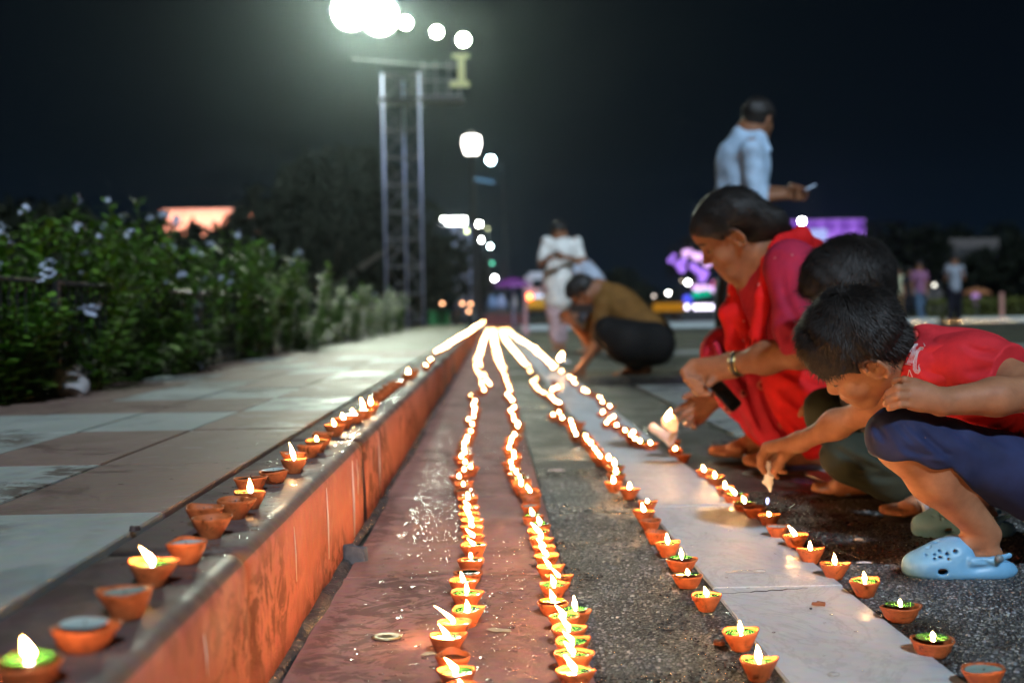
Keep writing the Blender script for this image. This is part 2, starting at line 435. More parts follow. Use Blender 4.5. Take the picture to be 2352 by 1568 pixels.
M_KTOP = stone('kerb_top_light_tone', (.13, .088, .078), (.17, .115, .10), (.21, .14, .12), wet=.35, rough=(.42, .62), sc=6, bs=.5, stain=(.06, .035, .03), stain_amt=.5, spec=.12)  # cooler light on the kerb top put into a greyer stone colour
M_TILE_R = stone('platform_red_tile', (.18, .118, .095), (.22, .145, .118), (.26, .175, .145), wet=.2, rough=(.30, .55), sc=6, bs=.35, stain_amt=.3)
M_TILE_W = stone('platform_pale_tile', (.28, .30, .275), (.35, .37, .335), (.40, .415, .375), wet=.2, rough=(.28, .5), sc=4, bs=.25, stain=(.10, .065, .05), stain_amt=.9)
M_MARB = stone('pale_marble', (.55, .57, .58), (.64, .66, .67), (.70, .71, .71), wet=.35, rough=(.34, .58), sc=5, bs=.3, spec=.2, stain=(.16, .13, .11), stain_amt=.35, veins=(.22, .21, .21))
M_LIGHT = stone('light_paving', (.24, .25, .22), (.30, .31, .28), (.34, .35, .31), wet=.4, rough=(.25, .5), sc=3, bs=.3, stain_amt=.3)
M_DARK = stone('dark_joint', (.018, .016, .014), (.03, .027, .024), (.045, .04, .035), wet=.5, rough=(.25, .8), sc=18, bs=.8)
def aggregate(name, c1, c2, dk):
    m, n, b = newmat(name); p = objco(n)
    v = node(n, 'ShaderNodeTexVoronoi', ins={'Scale': 150.0}); L(n, p, v.inputs['Vector'])
    v2 = node(n, 'ShaderNodeTexVoronoi', feature='DISTANCE_TO_EDGE', ins={'Scale': 150.0}); L(n, p, v2.inputs['Vector'])
    cr = ramp(n, v2.outputs['Distance'], [(.0, dk), (.35, 1.0)])
    sp = n.nodes.new('ShaderNodeSeparateColor'); L(n, v.outputs['Color'], sp.inputs[0])
    base = ramp(n, sp.outputs[0], [(.0, c1), (1.0, c2)])
    t = noise(n, 3.2, 6, .6, p, 1.0); tr = ramp(n, t.outputs['Fac'], [(.35, .45), (.6, 1.0)])
    a = mix(n, 1.0, base.outputs[0], cr.outputs[0], 'MULTIPLY'); a2 = mix(n, 1.0, a.outputs[0], tr.outputs[0], 'MULTIPLY')
    L(n, a2.outputs[0], b.inputs['Base Color'])
    rr = ramp(n, t.outputs['Fac'], [(.35, .22), (.6, .6)]); L(n, rr.outputs[0], b.inputs['Roughness'])
    bump(n, b, v2.outputs['Distance'], 1.0, .004); return m
M_AGG = aggregate('exposed_aggregate', (.035, .034, .032), (.12, .115, .105), .25)
M_GROUND = stone('plaza_ground', (.048, .050, .036), (.068, .070, .050), (.09, .09, .066), wet=.3, rough=(.35, .7), sc=2, bs=.4)
# pebbles of the washed concrete, each its own tone
m, n, b = newmat('washed_pebbles'); M_PEB = m
at_ = node(n, 'ShaderNodeAttribute', attribute_name='Col'); pp = objco(n)
t = noise(n, 2.6, 5, .6, pp, 1.2); tr = ramp(n, t.outputs['Fac'], [(.40, (.30, .22, .15)), (.56, (1, 1, 1))])
a2 = mix(n, 1.0, at_.outputs['Color'], tr.outputs[0], 'MULTIPLY'); L(n, a2.outputs[0], b.inputs['Base Color'])
rr = ramp(n, t.outputs['Fac'], [(.40, .16), (.56, .42)]); L(n, rr.outputs[0], b.inputs['Roughness'])

# ================================================================== GROUND
XK = -.272; ZP = .185; XJ = -.437; XB = -1.53
g = MB().box((-400, -3, -.5), (500, 900, -.004)).build('ground', M_GROUND); tag(g, kind='structure')
def sheet(name, x0, x1, y0, y1, z0, z1, mat, parent=None, bev=0.0, kind='structure'):
    o = MB().box((x0, y0, z0), (x1, y1, z1), bevel=bev).build(name, mat, parent)
    if parent is None: tag(o, kind=kind)
    return o
sheet('washed_concrete_path', .118, .338, .3, 8.0, -.003, .004, M_AGG)
sheet('washed_concrete_path', .5405, .82, .3, 8.0, -.003, .0035, M_AGG)
sheet('washed_concrete_path', .8205, 2.4, .3, 3.05, -.003, .0035, M_AGG)
sheet('plaza_band', .822, 3.2, 3.075, 3.44, -.003, .008, M_MARB)
sheet('plaza_band', .822, 3.2, 3.46, 3.60, -.003, .005, M_AGG)
M_TAN = stone('tan_paving', (.15, .11, .07), (.20, .15, .10), (.24, .18, .12), wet=.5, rough=(.2, .5), sc=4)
sheet('plaza_band', .822, 3.2, 3.62, 4.02, -.003, .007, M_TAN)
sheet('plaza_band', .822, 3.2, 4.04, 4.42, -.003, .004, M_AGG)
sheet('plaza_band', .84, 1.55, 4.45, 7.5, -.003, .008, M_LIGHT)
sheet('plaza_band', 1.60, 5.0, 4.45, 7.5, -.003, .008, M_LIGHT)
sheet('plaza_band', .56, 6.0, 7.6, 8.6, -.003, .006, M_DARK)
sheet('plaza_band', .56, 9.0, 8.65, 9.9, -.003, .007, stone('olive_paving', (.10, .10, .07), (.13, .13, .09), (.16, .16, .11), wet=.3, rough=(.3, .6), sc=2))
sheet('plaza_band', 1.2, 14, 13.4, 14.2, -.003, .007, M_LIGHT)
sheet('far_kerb', -1.0, 60, 34.4, 35.0, -.003, .13, plain('pale_kerb', (.5, .56, .54), .6))
sheet('road', -60, 80, 35.1, 52, -.003, .006, plain('road_asphalt', (.03, .032, .034), .4, nscale=3))
# marble band of long slabs
mb = empty('marble_band'); tag(mb, kind='structure')
y = .4; k = 0
for ln in (.62, .9, .75, .85, .95, .8, .9, 1.0, .9, .95, 1.1, 1.2):
    y1 = y + ln
    if k == 1: y1 = 1.985
    if k == 2: y1 = 2.83
    MB().box((.3385 + rng.normal(0, .002), y + .0015, -.02), (.540 + rng.normal(0, .002), y1 - .0015, .0085 + rng.normal(0, .0008)), bevel=.002).build('slab', M_MARB, mb)
    y = y1; k += 1
    if y > 12: break
sheet('marble_band_far', .3385, .540, y, 34, -.003, .008, M_MARB)
# wet red strip at the foot of the kerb
rs = empty('red_stone_strip'); tag(rs, kind='structure')
ys = [.35, 1.30, 2.13, 3.05, 3.98, 4.78, 5.7, 6.6, 7.5, 8.4, 9.3, 10.2]
for a, b_ in zip(ys[:-1], ys[1:]):
    MB().box((-.262 + rng.uniform(0, .012), a + .004, -.02), (.112 + rng.uniform(-.006, .004), b_ - .004, .006 + 0 * rng.normal(0, .0008)), bevel=.002).build('slab', M_RED, rs)
sheet('red_stone_strip_far', -.262, .112, 10.2, 60, -.003, .006, M_RED)
# kerb of rounded stones
kb = empty('kerb', (0, 0, 0)); tag(kb, kind='structure')
def kerbstone(y0, y1, dx=0.0):
    r = .022; prof = [(XJ + .006, -.02)]
    prof += [(XJ + .006, ZP - .006), (XJ + .012, ZP)]
    n_ = 40 if y0 < 6 else 3
    for k in range(7):
        a = math.pi / 2 * (1 - k / 6); prof.append((XK + dx - r + r * math.cos(a), ZP - r + r * math.sin(a)))
    prof.append((XK + dx + .002, -.02))
    V = []; F = []; m_ = len(prof)
    for i in range(n_ + 1):
        y = y0 + (y1 - y0) * i / n_
        for j, (px, pz) in enumerate(prof):
            wob = .0007 * math.sin(y * 9) + .0004 * math.sin(y * 27) if j > 2 else 0
            e = min(i, n_ - i); inn = .004 if e == 0 and j > 1 else 0
            V.append((px + wob - inn, y, pz - inn + wob * .5))
    for i in range(n_):
        for j in range(m_ - 1):
            a = i * m_ + j; F.append((a, a + 1, a + m_ + 1, a + m_))
    me = mesh_np('kerb_stone', V, F, True)
    bm = bmesh.new(); bm.from_mesh(me); bmesh.ops.holes_fill(bm, edges=bm.edges[:], sides=0); bmesh.ops.recalc_face_normals(bm, faces=bm.faces[:]); bm.to_mesh(me); bm.free()
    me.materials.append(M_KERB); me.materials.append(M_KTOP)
    mi = [1 if (abs(p.normal.z) > .55) else 0 for p in me.polygons]; me.polygons.foreach_set('material_index', mi)  # upward faces get the greyer tone, painted by facing
    return link('kerb_stone', me, None, kb)
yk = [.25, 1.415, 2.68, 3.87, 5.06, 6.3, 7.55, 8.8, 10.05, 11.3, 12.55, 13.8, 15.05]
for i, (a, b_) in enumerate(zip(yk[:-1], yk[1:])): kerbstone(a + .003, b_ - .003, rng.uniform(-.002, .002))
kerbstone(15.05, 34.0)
# mortar line and old repair along the foot of the kerb
M_MORT = stone('old_mortar', (.045, .042, .040), (.08, .075, .07), (.14, .13, .12), wet=.6, rough=(.15, .6), sc=20, bs=1.0, grain=.003)
V = []; F = []
for i in range(121):
    y = .5 + i * .075; w_ = .010 + .006 * math.sin(y * 7) + rng.uniform(-.003, .004)
    V += [(XK - .002, y, .012 + rng.uniform(-.003, .004)), (XK + max(.006, w_), y, .009 + rng.uniform(0, .002)), (XK + max(.010, w_ + .006), y, .002)]
    if i: a = (i - 1) * 3; F += [(a, a + 1, a + 4, a + 3), (a + 1, a + 2, a + 5, a + 4)]
o = link('mortar_line', mesh_np('mortar_line', V, F), M_MORT); tag(o, kind='structure')
# platform of red and pale tiles
pf = empty('platform', (0, 0, 0)); tag(pf, kind='structure')
MB().box((XB - .10, .2, -.02), (XJ + .005, 34, ZP - .012)).build('bedding', M_DARK, pf)
cols_ = [XJ, -.70, -.963, -1.227, XB]
rows_ = [.52, 1.11, 1.71, 2.29, 2.97, 3.55, 4.13, 4.72, 5.32, 5.92, 6.5, 7.1, 7.7, 8.3, 8.9, 9.5]
pale = {(0, 1), (1, 2), (2, 2), (2, 3), (3, 3), (1, 4), (2, 4), (3, 4), (0, 5), (1, 6), (2, 6), (0, 8), (2, 7), (3, 8), (1, 9), (0, 11), (2, 10), (3, 12), (1, 12)}
for c in range(4):
    for r in range(len(rows_) - 1):
        g_ = .0022
        MB().box((cols_[c + 1] + g_, rows_[r] + g_, ZP - .03), (cols_[c] - g_ - (.003 if c == 0 else 0), rows_[r + 1] - g_, ZP + rng.normal(0, .0007)), bevel=.0015).build('tile', M_TILE_W if (c, r) in pale else M_TILE_R, pf)
MB().box((XB, 9.502, ZP - .03), (XJ - .005, 34, ZP - .001)).build('far_paving', stone('far_tile', (.15, .15, .10), (.18, .18, .12), (.21, .20, .14), wet=.2, rough=(.35, .55), sc=1.5), pf)
sheet('planting_bed', -14, XB - .02, .5, 34, -.003, ZP - .045, plain('dark_soil', (.022, .018, .013), .9, nscale=12, bumpd=.01))
# ------------------------------------------------------------------ loose pebbles bedded in the washed concrete
def pebbles(name, rects, z, sp, seed):
    r_ = np.random.default_rng(seed); P = []
    for (x0, x1, y0, y1) in rects:
        nx = int((x1 - x0) / sp); ny = int((y1 - y0) / sp)
        gx, gy = np.meshgrid(np.arange(nx), np.arange(ny), indexing='ij')
        q = np.stack([x0 + (gx.ravel() + .5) * sp, y0 + (gy.ravel() + .5) * sp], 1) + r_.uniform(-.55, .55, (nx * ny, 2)) * sp
        P.append(q)
    P = np.concatenate(P); n = len(P)
    ring = np.array([[math.cos(a), math.sin(a), 0] for a in np.arange(6) * math.pi / 3])
    base = np.concatenate([ring * [1, 1, 0] + [0, 0, -.25], ring[:, :] * .62 + [0, 0, .48], [[0, 0, .66]]])   # 13 verts
    sc = r_.lognormal(0, .28, (n, 1)) * sp * .50; el = r_.uniform(.6, 1.0, (n, 1)); a = r_.uniform(0, 6.28, (n, 1))
    jit = r_.uniform(.8, 1.2, (n, 13))
    X = base[None, :, 0] * sc * jit; Y = base[None, :, 1] * sc * el * jit; Z = base[None, :, 2] * sc * r_.uniform(.45, 1.0, (n, 1))
    ca, sa = np.cos(a), np.sin(a)
    V = np.stack([P[:, :1] + X * ca - Y * sa, P[:, 1:] + X * sa + Y * ca, z + Z], 2).reshape(-1, 3)
    f = [(i, (i + 1) % 6, 6 + (i + 1) % 6, 6 + i) for i in range(6)]; f2 = [(6 + i, 6 + (i + 1) % 6, 12, 12) for i in range(6)]
    b = np.arange(n)[:, None] * 13
    F4 = np.concatenate([b + np.array([q]) for q in f]); F3 = np.concatenate([b + np.array([q[:3]]) for q in f2])
    F = np.concatenate([F4, np.concatenate([F3, F3[:, 2:3]], 1)])
    tone = r_.choice(3, n, p=[.5, .35, .15]); pal = np.array([[.075, .073, .072], [.18, .175, .165], [.36, .35, .33]])
    C = pal[tone] * np.array([.93, 1.0, 1.08]) * r_.uniform(.7, 1.3, (n, 1)) * np.stack([r_.uniform(.95, 1.08, n), np.ones(n), r_.uniform(.88, 1.05, n)], 1)
    me = bpy.data.meshes.new(name)
    me.from_pydata([], [], []) if False else None
    nv = len(V); me.vertices.add(nv); me.vertices.foreach_set('co', V.astype(np.float32).ravel())
    l4 = F4.ravel(); l3 = F3.ravel(); me.loops.add(len(l4) + len(l3)); me.loops.foreach_set('vertex_index', np.concatenate([l4, l3]).astype(np.int32))
    st = np.concatenate([np.arange(0, len(l4), 4), len(l4) + np.arange(0, len(l3), 3)]).astype(np.int32)
    me.polygons.add(len(st)); me.polygons.foreach_set('loop_start', st); me.polygons.foreach_set('use_smooth', np.ones(len(st), bool)); me.update(calc_edges=True)
    ca_ = me.color_attributes.new('Col', 'FLOAT_COLOR', 'POINT'); cc = np.ones((nv, 4), np.float32); cc[:, :3] = np.repeat(C, 13, 0); ca_.data.foreach_set('color', cc.ravel())
    o = link(name, me, M_PEB); tag(o, kind='stuff'); return o
pebbles('pebbles', [(.114, .336, 1.35, 2.2), (.542, .93, 1.3, 2.0), (.542, 1.05, 2.0, 2.2)], .0035, .0052, 3)
pebbles('pebbles', [(.116, .336, 2.2, 3.6), (.542, 1.45, 2.2, 3.06)], .0030, .0075, 4)

M_DRIP = plain('wax_drip', (.60, .50, .46), .4)
for (y, z0, z1, r_) in ((1.72, .085, .160, .0010), (2.06, .05, .166, .0016), (2.44, .02, .166, .0024), (2.52, .09, .160, .0010), (3.0, .02, .17, .0022), (1.18, .11, .150, .0009)):
    b = MB(); b.tube([(XK + .0015, y, z1), (XK + .003, y + .002, z1 * .5 + z0 * .5), (XK + .0028, y + .005, z0)], [r_ * .3, r_ * .9, r_ * .5], 6); b.build('wax_drip', M_DRIP, kb, True)

# ================================================================== CLAY LAMPS
m, n, b = newmat('terracotta'); M_CLAY = m; p = objco(n)
oi = n.nodes.new('ShaderNodeObjectInfo')
t = noise(n, 90, 5, .6, p); r1 = ramp(n, t.outputs['Fac'], [(.3, (.50, .105, .024)), (.55, (.68, .160, .040)), (.8, (.74, .21, .065))])
hs = node(n, 'ShaderNodeHueSaturation'); L(n, r1.outputs[0], hs.inputs['Color'])
mr = node(n, 'ShaderNodeMapRange', ins={'To Min': .78, 'To Max': 1.12}); L(n, oi.outputs['Random'], mr.inputs[0]); L(n, mr.outputs[0], hs.inputs['Value'])
st_ = noise(n, 34, 6, .7, p, 1.5); sr_ = ramp(n, st_.outputs['Fac'], [(.36, .30), (.47, 1.0)]); sm2 = mix(n, 1.0, hs.outputs[0], sr_.outputs[0], 'MULTIPLY'); L(n, sm2.outputs[0], b.inputs['Base Color']); rr2 = ramp(n, st_.outputs['Fac'], [(.36, .25), (.5, .62)]); L(n, rr2.outputs[0], b.inputs['Roughness'])
bump(n, b, noise(n, 420, 4, .6, p).outputs['Fac'], .5, .0012)
def wax(name, col, tr=.35, rough=.12):
    m, n, b = newmat(name); b.inputs['Base Color'].default_value = (*col, 1); b.inputs['Roughness'].default_value = rough
    b.inputs['Subsurface Weight'].default_value = 0; b.inputs['Coat Weight'].default_value = .3
    bump(n, b, noise(n, 60, 3, .5, objco(n)).outputs['Fac'], .3, .001); return m
M_WAX = {'green': wax('green_wax', (.035, .15, .035)), 'yellow': wax('yellow_wax', (.45, .36, .04)), 'teal': wax('dark_green_oil', (.006, .045, .030), rough=.05),
         'white': wax('white_wax', (.55, .68, .66), rough=.3), 'pale': wax('pale_green_wax', (.30, .46, .40), rough=.3), 'dark': wax('dark_oil', (.02, .03, .012), rough=.05), 'none': None}
M_WICK = plain('charred_wick', (.015, .012, .010), .9)
FL = 420.0
M_FLAME = bpy.data.materials.new('flame'); M_FLAME.use_nodes = True; n = M_FLAME.node_tree; n.nodes.clear()
e = n.nodes.new('ShaderNodeEmission'); o_ = n.nodes.new('ShaderNodeOutputMaterial'); tcn = n.nodes.new('ShaderNodeTexCoord'); sz = n.nodes.new('ShaderNodeSeparateXYZ')
L(n, tcn.outputs['Generated'], sz.inputs[0]); rr = ramp(n, sz.outputs['Z'], [(.0, (.25, .30, .9)), (.14, (1.0, .55, .25)), (.4, (1.0, .50, .20)), (1.0, (1.0, .38, .08))])
L(n, rr.outputs[0], e.inputs[0]); rs_ = ramp(n, sz.outputs['Z'], [(.0, .12), (.2, .8), (.45, 1.0), (1, .75)])
mm = node(n, 'ShaderNodeMath', operation='MULTIPLY'); mm.inputs[1].default_value = FL; L(n, rs_.outputs[0], mm.inputs[0]); L(n, mm.outputs[0], e.inputs[1]); L(n, e.outputs[0], o_.inputs[0])
def bowlmesh(var, n=40):
    r_ = random.Random(var)
    spout = 1 if var % 5 != 2 else .25
    prof = [(0, .0), (.0125, .0), (.0135, .0008), (.0150, .004), (.0185, .011), (.0222, .018), (.0247, .0235), (.0256, .0262), (.0252, .0275), (.0240, .0276), (.0228, .0262), (.0212, .0215), (.0165, .013), (.010, .0095), (0, .009)]
    if var % 4 == 3: prof = [(r * (1.12 if z > .012 else 1.25), z * .82) for r, z in prof]
    ov = r_.uniform(.93, 1.0); oa = r_.uniform(0, 3.14); ph = [r_.uniform(0, 6.28) for _ in range(4)]
    V = []; F = []; rings = []
    for (r, z) in prof:
        if r == 0: V.append((0, 0, z)); rings.append([len(V) - 1]); continue
        rg = []
        for k in range(n):
            a = 2 * math.pi * k / n
            q = max(0, math.cos(a)) ** 10 * spout * max(0, (z - .006) / .02)
            w_ = 1 + .018 * math.sin(2 * a + ph[0]) + .010 * math.sin(3 * a + ph[1]) + .008 * math.sin(5 * a + ph[2])
            w_ *= 1 - (1 - ov) * math.cos(a - oa) ** 2
            rr_ = r * w_ * (1 + .20 * q); zz = z * (1 + .03 * math.sin(2 * a + ph[3]) + .02 * math.sin(3 * a + ph[1])) + (.0012 * q if z > .02 else 0)
            squ = 1 - .10 * spout * max(0, math.cos(a)) ** 3 * (z > .012)
            V.append((rr_ * math.cos(a), rr_ * math.sin(a) * squ, zz)); rg.append(len(V) - 1)
        rings.append(rg)
    for A, B in zip(rings[:-1], rings[1:]):
        for k in range(n):
            q = [A[k % len(A)], A[(k + 1) % len(A)], B[(k + 1) % len(B)], B[k % len(B)]]
            u = []
            [u.append(x) for x in q if x not in u]
            F.append(u)
    me = bpy.data.meshes.new('bowl'); me.from_pydata(V, [], F)
    bm = bmesh.new(); bm.from_mesh(me); bmesh.ops.recalc_face_normals(bm, faces=bm.faces[:]); bm.to_mesh(me); bm.free()
    me.polygons.foreach_set('use_smooth', [True] * len(me.polygons)); me.materials.append(M_CLAY); return me
BOWLS = [bowlmesh(i) for i in range(9)]
def waxmesh(lv):
    V = [(0, 0, lv + .0002)]; n_ = 24; R_ = .0212
    for j, f in enumerate((.35, .75, 1.0)):
        for k in range(n_):
            a = 2 * math.pi * k / n_; V.append((R_ * f * math.cos(a), R_ * f * math.sin(a), lv + (.0 if j < 2 else .0012) + .0003 * math.sin(3 * a + j)))
    F = [(0, 1 + k, 1 + (k + 1) % n_) for k in range(n_)]
    for j in range(2):
        for k in range(n_): a = 1 + j * n_ + k; c = 1 + j * n_ + (k + 1) % n_; F.append((a, a + n_, c + n_, c))
    me = bpy.data.meshes.new('wax'); me.from_pydata(V, [], F); me.polygons.foreach_set('use_smooth', [True] * len(F)); return me
WAXM = {}
for k, mt in M_WAX.items():
    if mt: me = waxmesh(.0240 if k in ('green', 'white', 'pale', 'yellow') else .0200); me.materials.append(mt); WAXM[k] = me
mb_ = MB().tube([(0, 0, .010), (.0006, 0, .020), (.0012, .0004, .0265)], [.0011, .0010, .0007], 6); WICK = mb_.mesh('wick', True); WICK.materials.append(M_WICK)
def flamemesh(h, rad, lean, n=8, seg=6):
    V = [(0, 0, 0)]; F = []
    prof = [(.10, .55), (.28, .98), (.48, .88), (.68, .55), (.86, .24)][:seg - 1] if seg >= 6 else [(.3, 1.0), (.7, .5)]
    for (t, r) in prof:
        for k in range(n):
            a = 2 * math.pi * k / n; V.append((rad * r * math.cos(a) + lean * h * t ** 1.5, rad * r * math.sin(a), t * h))
    V.append((lean * h, 0, h)); T = len(V) - 1
    for k in range(n): F.append((0, 1 + (k + 1) % n, 1 + k)); F.append((T, T - n + k, T - n + (k + 1) % n))
    for j in range(len(prof) - 1):
        for k in range(n): a = 1 + j * n + k; c = 1 + j * n + (k + 1) % n; F.append((a, c, c + n, a + n))
    me = bpy.data.meshes.new('flame'); me.from_pydata(V, [], F); me.polygons.foreach_set('use_smooth', [True] * len(F)); me.materials.append(M_FLAME); return me
FLAMES = {'n': flamemesh(.017, .0034, .08), 'l': flamemesh(.017, .0036, .75), 'll': flamemesh(.020, .0036, 1.3), 't': flamemesh(.026, .0034, .25), 's': flamemesh(.009, .0030, .1), 'd': flamemesh(.0095, .0025, .12), 'm': flamemesh(.015, .0038, .3),
          'f': flamemesh(.0085, .0022, .1, 6, 3)}
ORD = 'zeroth first second third fourth fifth sixth seventh eighth ninth tenth eleventh twelfth thirteenth fourteenth fifteenth sixteenth seventeenth eighteenth nineteenth twentieth'.split()
ORD += ['twenty-' + q for q in ORD[1:10]] + ['thirtieth'] + ['thirty-' + q for q in ORD[1:6]]
ROWN = {'A': 'row on the kerb top', 'B': 'row on the wet red strip nearer the kerb', 'C': 'red strip row beside the gravel edge', 'D': 'row on the left edge of the marble band', 'E': 'row on the right edge of the marble band'}
WN = {'green': 'green wax', 'yellow': 'yellow wax', 'teal': 'dark green oil', 'white': 'white wax', 'pale': 'pale green wax', 'dark': 'dark oil', 'none': 'no wax'}
cnt = {}; lamp_xy = []
def lamp(row, pos, size, wx, fl, rot=None, full=True):
    cnt[row] = cnt.get(row, 0) + 1; i = cnt[row]
    r_ = random.Random(hash((row, i)) & 0xffff if False else (ord(row) * 131 + i * 17))
    rz = r_.uniform(0, 6.28) if rot is None else rot
    nm = 'clay_lamp'
    root = empty(nm, pos, 0)
    s_ = size / .0512
    if i <= 35: lb = ('lit' if fl else 'unlit') + ' clay lamp, ' + WN[wx] + ', ' + ORD[i] + ' from near end, ' + ROWN[row]
    else: lb = ('glowing clay lamp' if fl else 'unlit clay lamp') + ' past the thirty-fifth, ' + ROWN[row]
    ws = lb.split()
    if len(ws) > 16: lb = ' '.join(ws[:16])
    tag(root, lb, 'clay lamp', 'clay lamps, ' + ROWN[row] if i <= 35 else ('lit' if fl else 'unlit') + ' lamps past the thirty-fifth, ' + ROWN[row])
    bo = link('bowl', BOWLS[(i * 5 + ord(row)) % 9], None, root); bo.rotation_euler = (r_.uniform(-.05, .05), r_.uniform(-.05, .05), rz); bo.scale = (s_, s_, s_)
    if wx in WAXM and full: q = link('wax', WAXM[wx], None, bo)
    if full and wx != 'none': q = link('wick', WICK, None, bo)
    if fl:
        f = link('flame', FLAMES[fl if full else 'f'], None, bo)
        f.location = (.0012, .0004, .0245)
        f.rotation_euler = (0, 0, math.pi - rz + r_.uniform(-.25, .25)); k_ = r_.uniform(.9, 1.12); f.scale = (k_ / s_, k_ / s_, k_ / s_ * r_.uniform(.9, 1.15))
    lamp_xy.append((pos[0], pos[1]))
    return root
# near lamps: picture position of the foot of each bowl, width, wax, flame
near = {
 'A': [(55, 1590, 143, 'green', 'm', -.3), (183, 1502, 143, 'white', None, .4), (284, 1428, 138, 'pale', None, 3.0), (341, 1352, 119, 'green', 'l', .3), (426, 1298, 103, 'white', None, 2), (480, 1239, 98, 'teal', None, .5),
       (466, 1213, 95, 'teal', None, 2.6), (535, 1194, 91, 'dark', None, .1), (571, 1171, 80, 'green', 'n', .9), (573, 1130, 78, 'dark', None, .3), (628, 1111, 70, 'white', None, 1.8), (673, 1089, 66, 'green', 't', .5), (675, 1072, 64, 'pale', None, 3.1),
       (708, 1053, 60, 'pale', None, .5), (727, 1041, 60, 'green', 's', None), (741, 1022, 55, 'dark', None, None), (768, 1003, 54, 'green', 'm', None), (789, 986, 50, 'green', 'm', None), (812, 974, 48, 'green', 'm', None), (834, 962, 46, 'green', 't', None),
       (851, 950, 44, 'green', 'n', None), (846, 940, 42, 'dark', None, None), (862, 930, 40, 'dark', None, None), (873, 921, 40, 'dark', None, None), (884, 912, 38, 'dark', None, None), (895, 903, 38, 'dark', None, None), (906, 895, 36, 'dark', None, None), (918, 888, 36, 'dark', None, None), (938, 873, 34, 'green', 'n', None), (950, 866, 33, 'dark', None, None)],
 'B': [(1051.5, 1590, 96, 'green', 'l', None), (1039.5, 1552.7, 92, 'dark', None, None), (1025.3, 1508, 91, 'green', 'l', .4), (1040.3, 1475, 88, 'yellow', 'll', .5), (1074.3, 1441.5, 84, 'green', 'n', .1), (1069, 1402, 80, 'green', 'n', .3), (1063.6, 1372, 75, 'green', 'm', None), (1075.6, 1343, 66, 'dark', None, None),
       (1081, 1313, 64, 'teal', 's', None), (1089, 1285, 68, 'green', 'l', None), (1088.5, 1262, 60, 'green', 'l', None), (1083.7, 1240, 60, 'green', 'm', None), (1085, 1223, 58, 'yellow', 'l', None), (1078.8, 1207, 54, 'green', 'l', None), (1077, 1190, 52, 'green', 'l', None), (1075.6, 1171, 52, 'green', 'n', None), (1074, 1158, 50, 'dark', None, None), (1066, 1146, 50, 'dark', None, None)],
 'C': [(1322, 1590, 85, 'green', 'l', None), (1316.6, 1552, 99, 'green', 'l', .1), (1316.6, 1519, 92, 'green', 'l', .3), (1307, 1487, 86, 'green', 'l', .2), (1299, 1456, 80, 'green', 'l', None), (1322, 1437, 73, 'green', 'n', .1), (1271, 1416, 67, 'yellow', 'm', None), (1272.4, 1380, 75, 'green', 'm', None), (1283.4, 1360, 67, 'green', 'l', .3), (1264, 1336, 66, 'yellow', 'l', None),
       (1257, 1309, 62, 'yellow', 'l', None), (1251, 1288, 62, 'green', 'l', None), (1242, 1267, 55, 'green', 'n', None), (1237.6, 1248, 54, 'green', 'l', None), (1239, 1228, 52, 'green', 'm', None), (1226, 1207, 52, 'green', 'm', None), (1221.5, 1186, 51, 'pale', None, None), (1221, 1173, 50, 'dark', None, None), (1219, 1163, 50, 'dark', None, None)],
 'D': [(1746.7, 1568, 99, 'green', 'n', .2), (1706, 1496.6, 90, 'green', 'n', .4), (1625.8, 1405.5, 73, 'green', 'm', .2), (1581.9, 1352.5, 64, 'green', 's', .4), (1566.5, 1314, 70, 'green', 'n', .3), (1537, 1281, 67, 'green', 'n', .5), (1508.3, 1251, 57, 'teal', None, None), (1496, 1223, 55, 'teal', None, None), (1480.6, 1201.6, 56, 'green', 'm', None), (1488.8, 1178, 45, 'green', 's', .3),
       (1445.8, 1147, 49, 'green', 'n', .2), (1411, 1131.8, 48, 'green', 'n', None), (1416, 1107, 43, 'green', 'n', None), (1414, 1089, 43, 'green', 'n', None), (1398.6, 1076, 43, 'green', 'n', None)],
 'E': [(2270.8, 1592, 108, 'pale', None, .3), (2149.4, 1512, 99, 'green', 's', .3), (2074, 1431.6, 89, 'green', 's', .1), (1992, 1374.4, 80, 'green', 'n', .5), (1920.7, 1333, 74, 'green', 'n', .1), (1864.8, 1296.6, 68, 'green', 'n', .4), (1830.8, 1261.8, 64, 'green', 'l', .3), (1788, 1238.6, 60, 'white', None, .1), (1769.5, 1210.8, 55, 'green', 's', .2), (1737, 1194, 58, 'none', None, .1),
       (1712, 1178, 53, 'green', 'm', .2), (1690.8, 1160, 54, 'green', 'l', .1), (1669, 1145, 50, 'green', 'n', None), (1644.4, 1117.6, 46, 'green', 'n', .2), (1620.4, 1101, 39, 'green', 'm', None), (1570.9, 1064, 37, 'none', None, .1), (1552.4, 1050.8, 38, 'white', 's', None), (1548, 1030, 36, 'green', 's', None)],
}
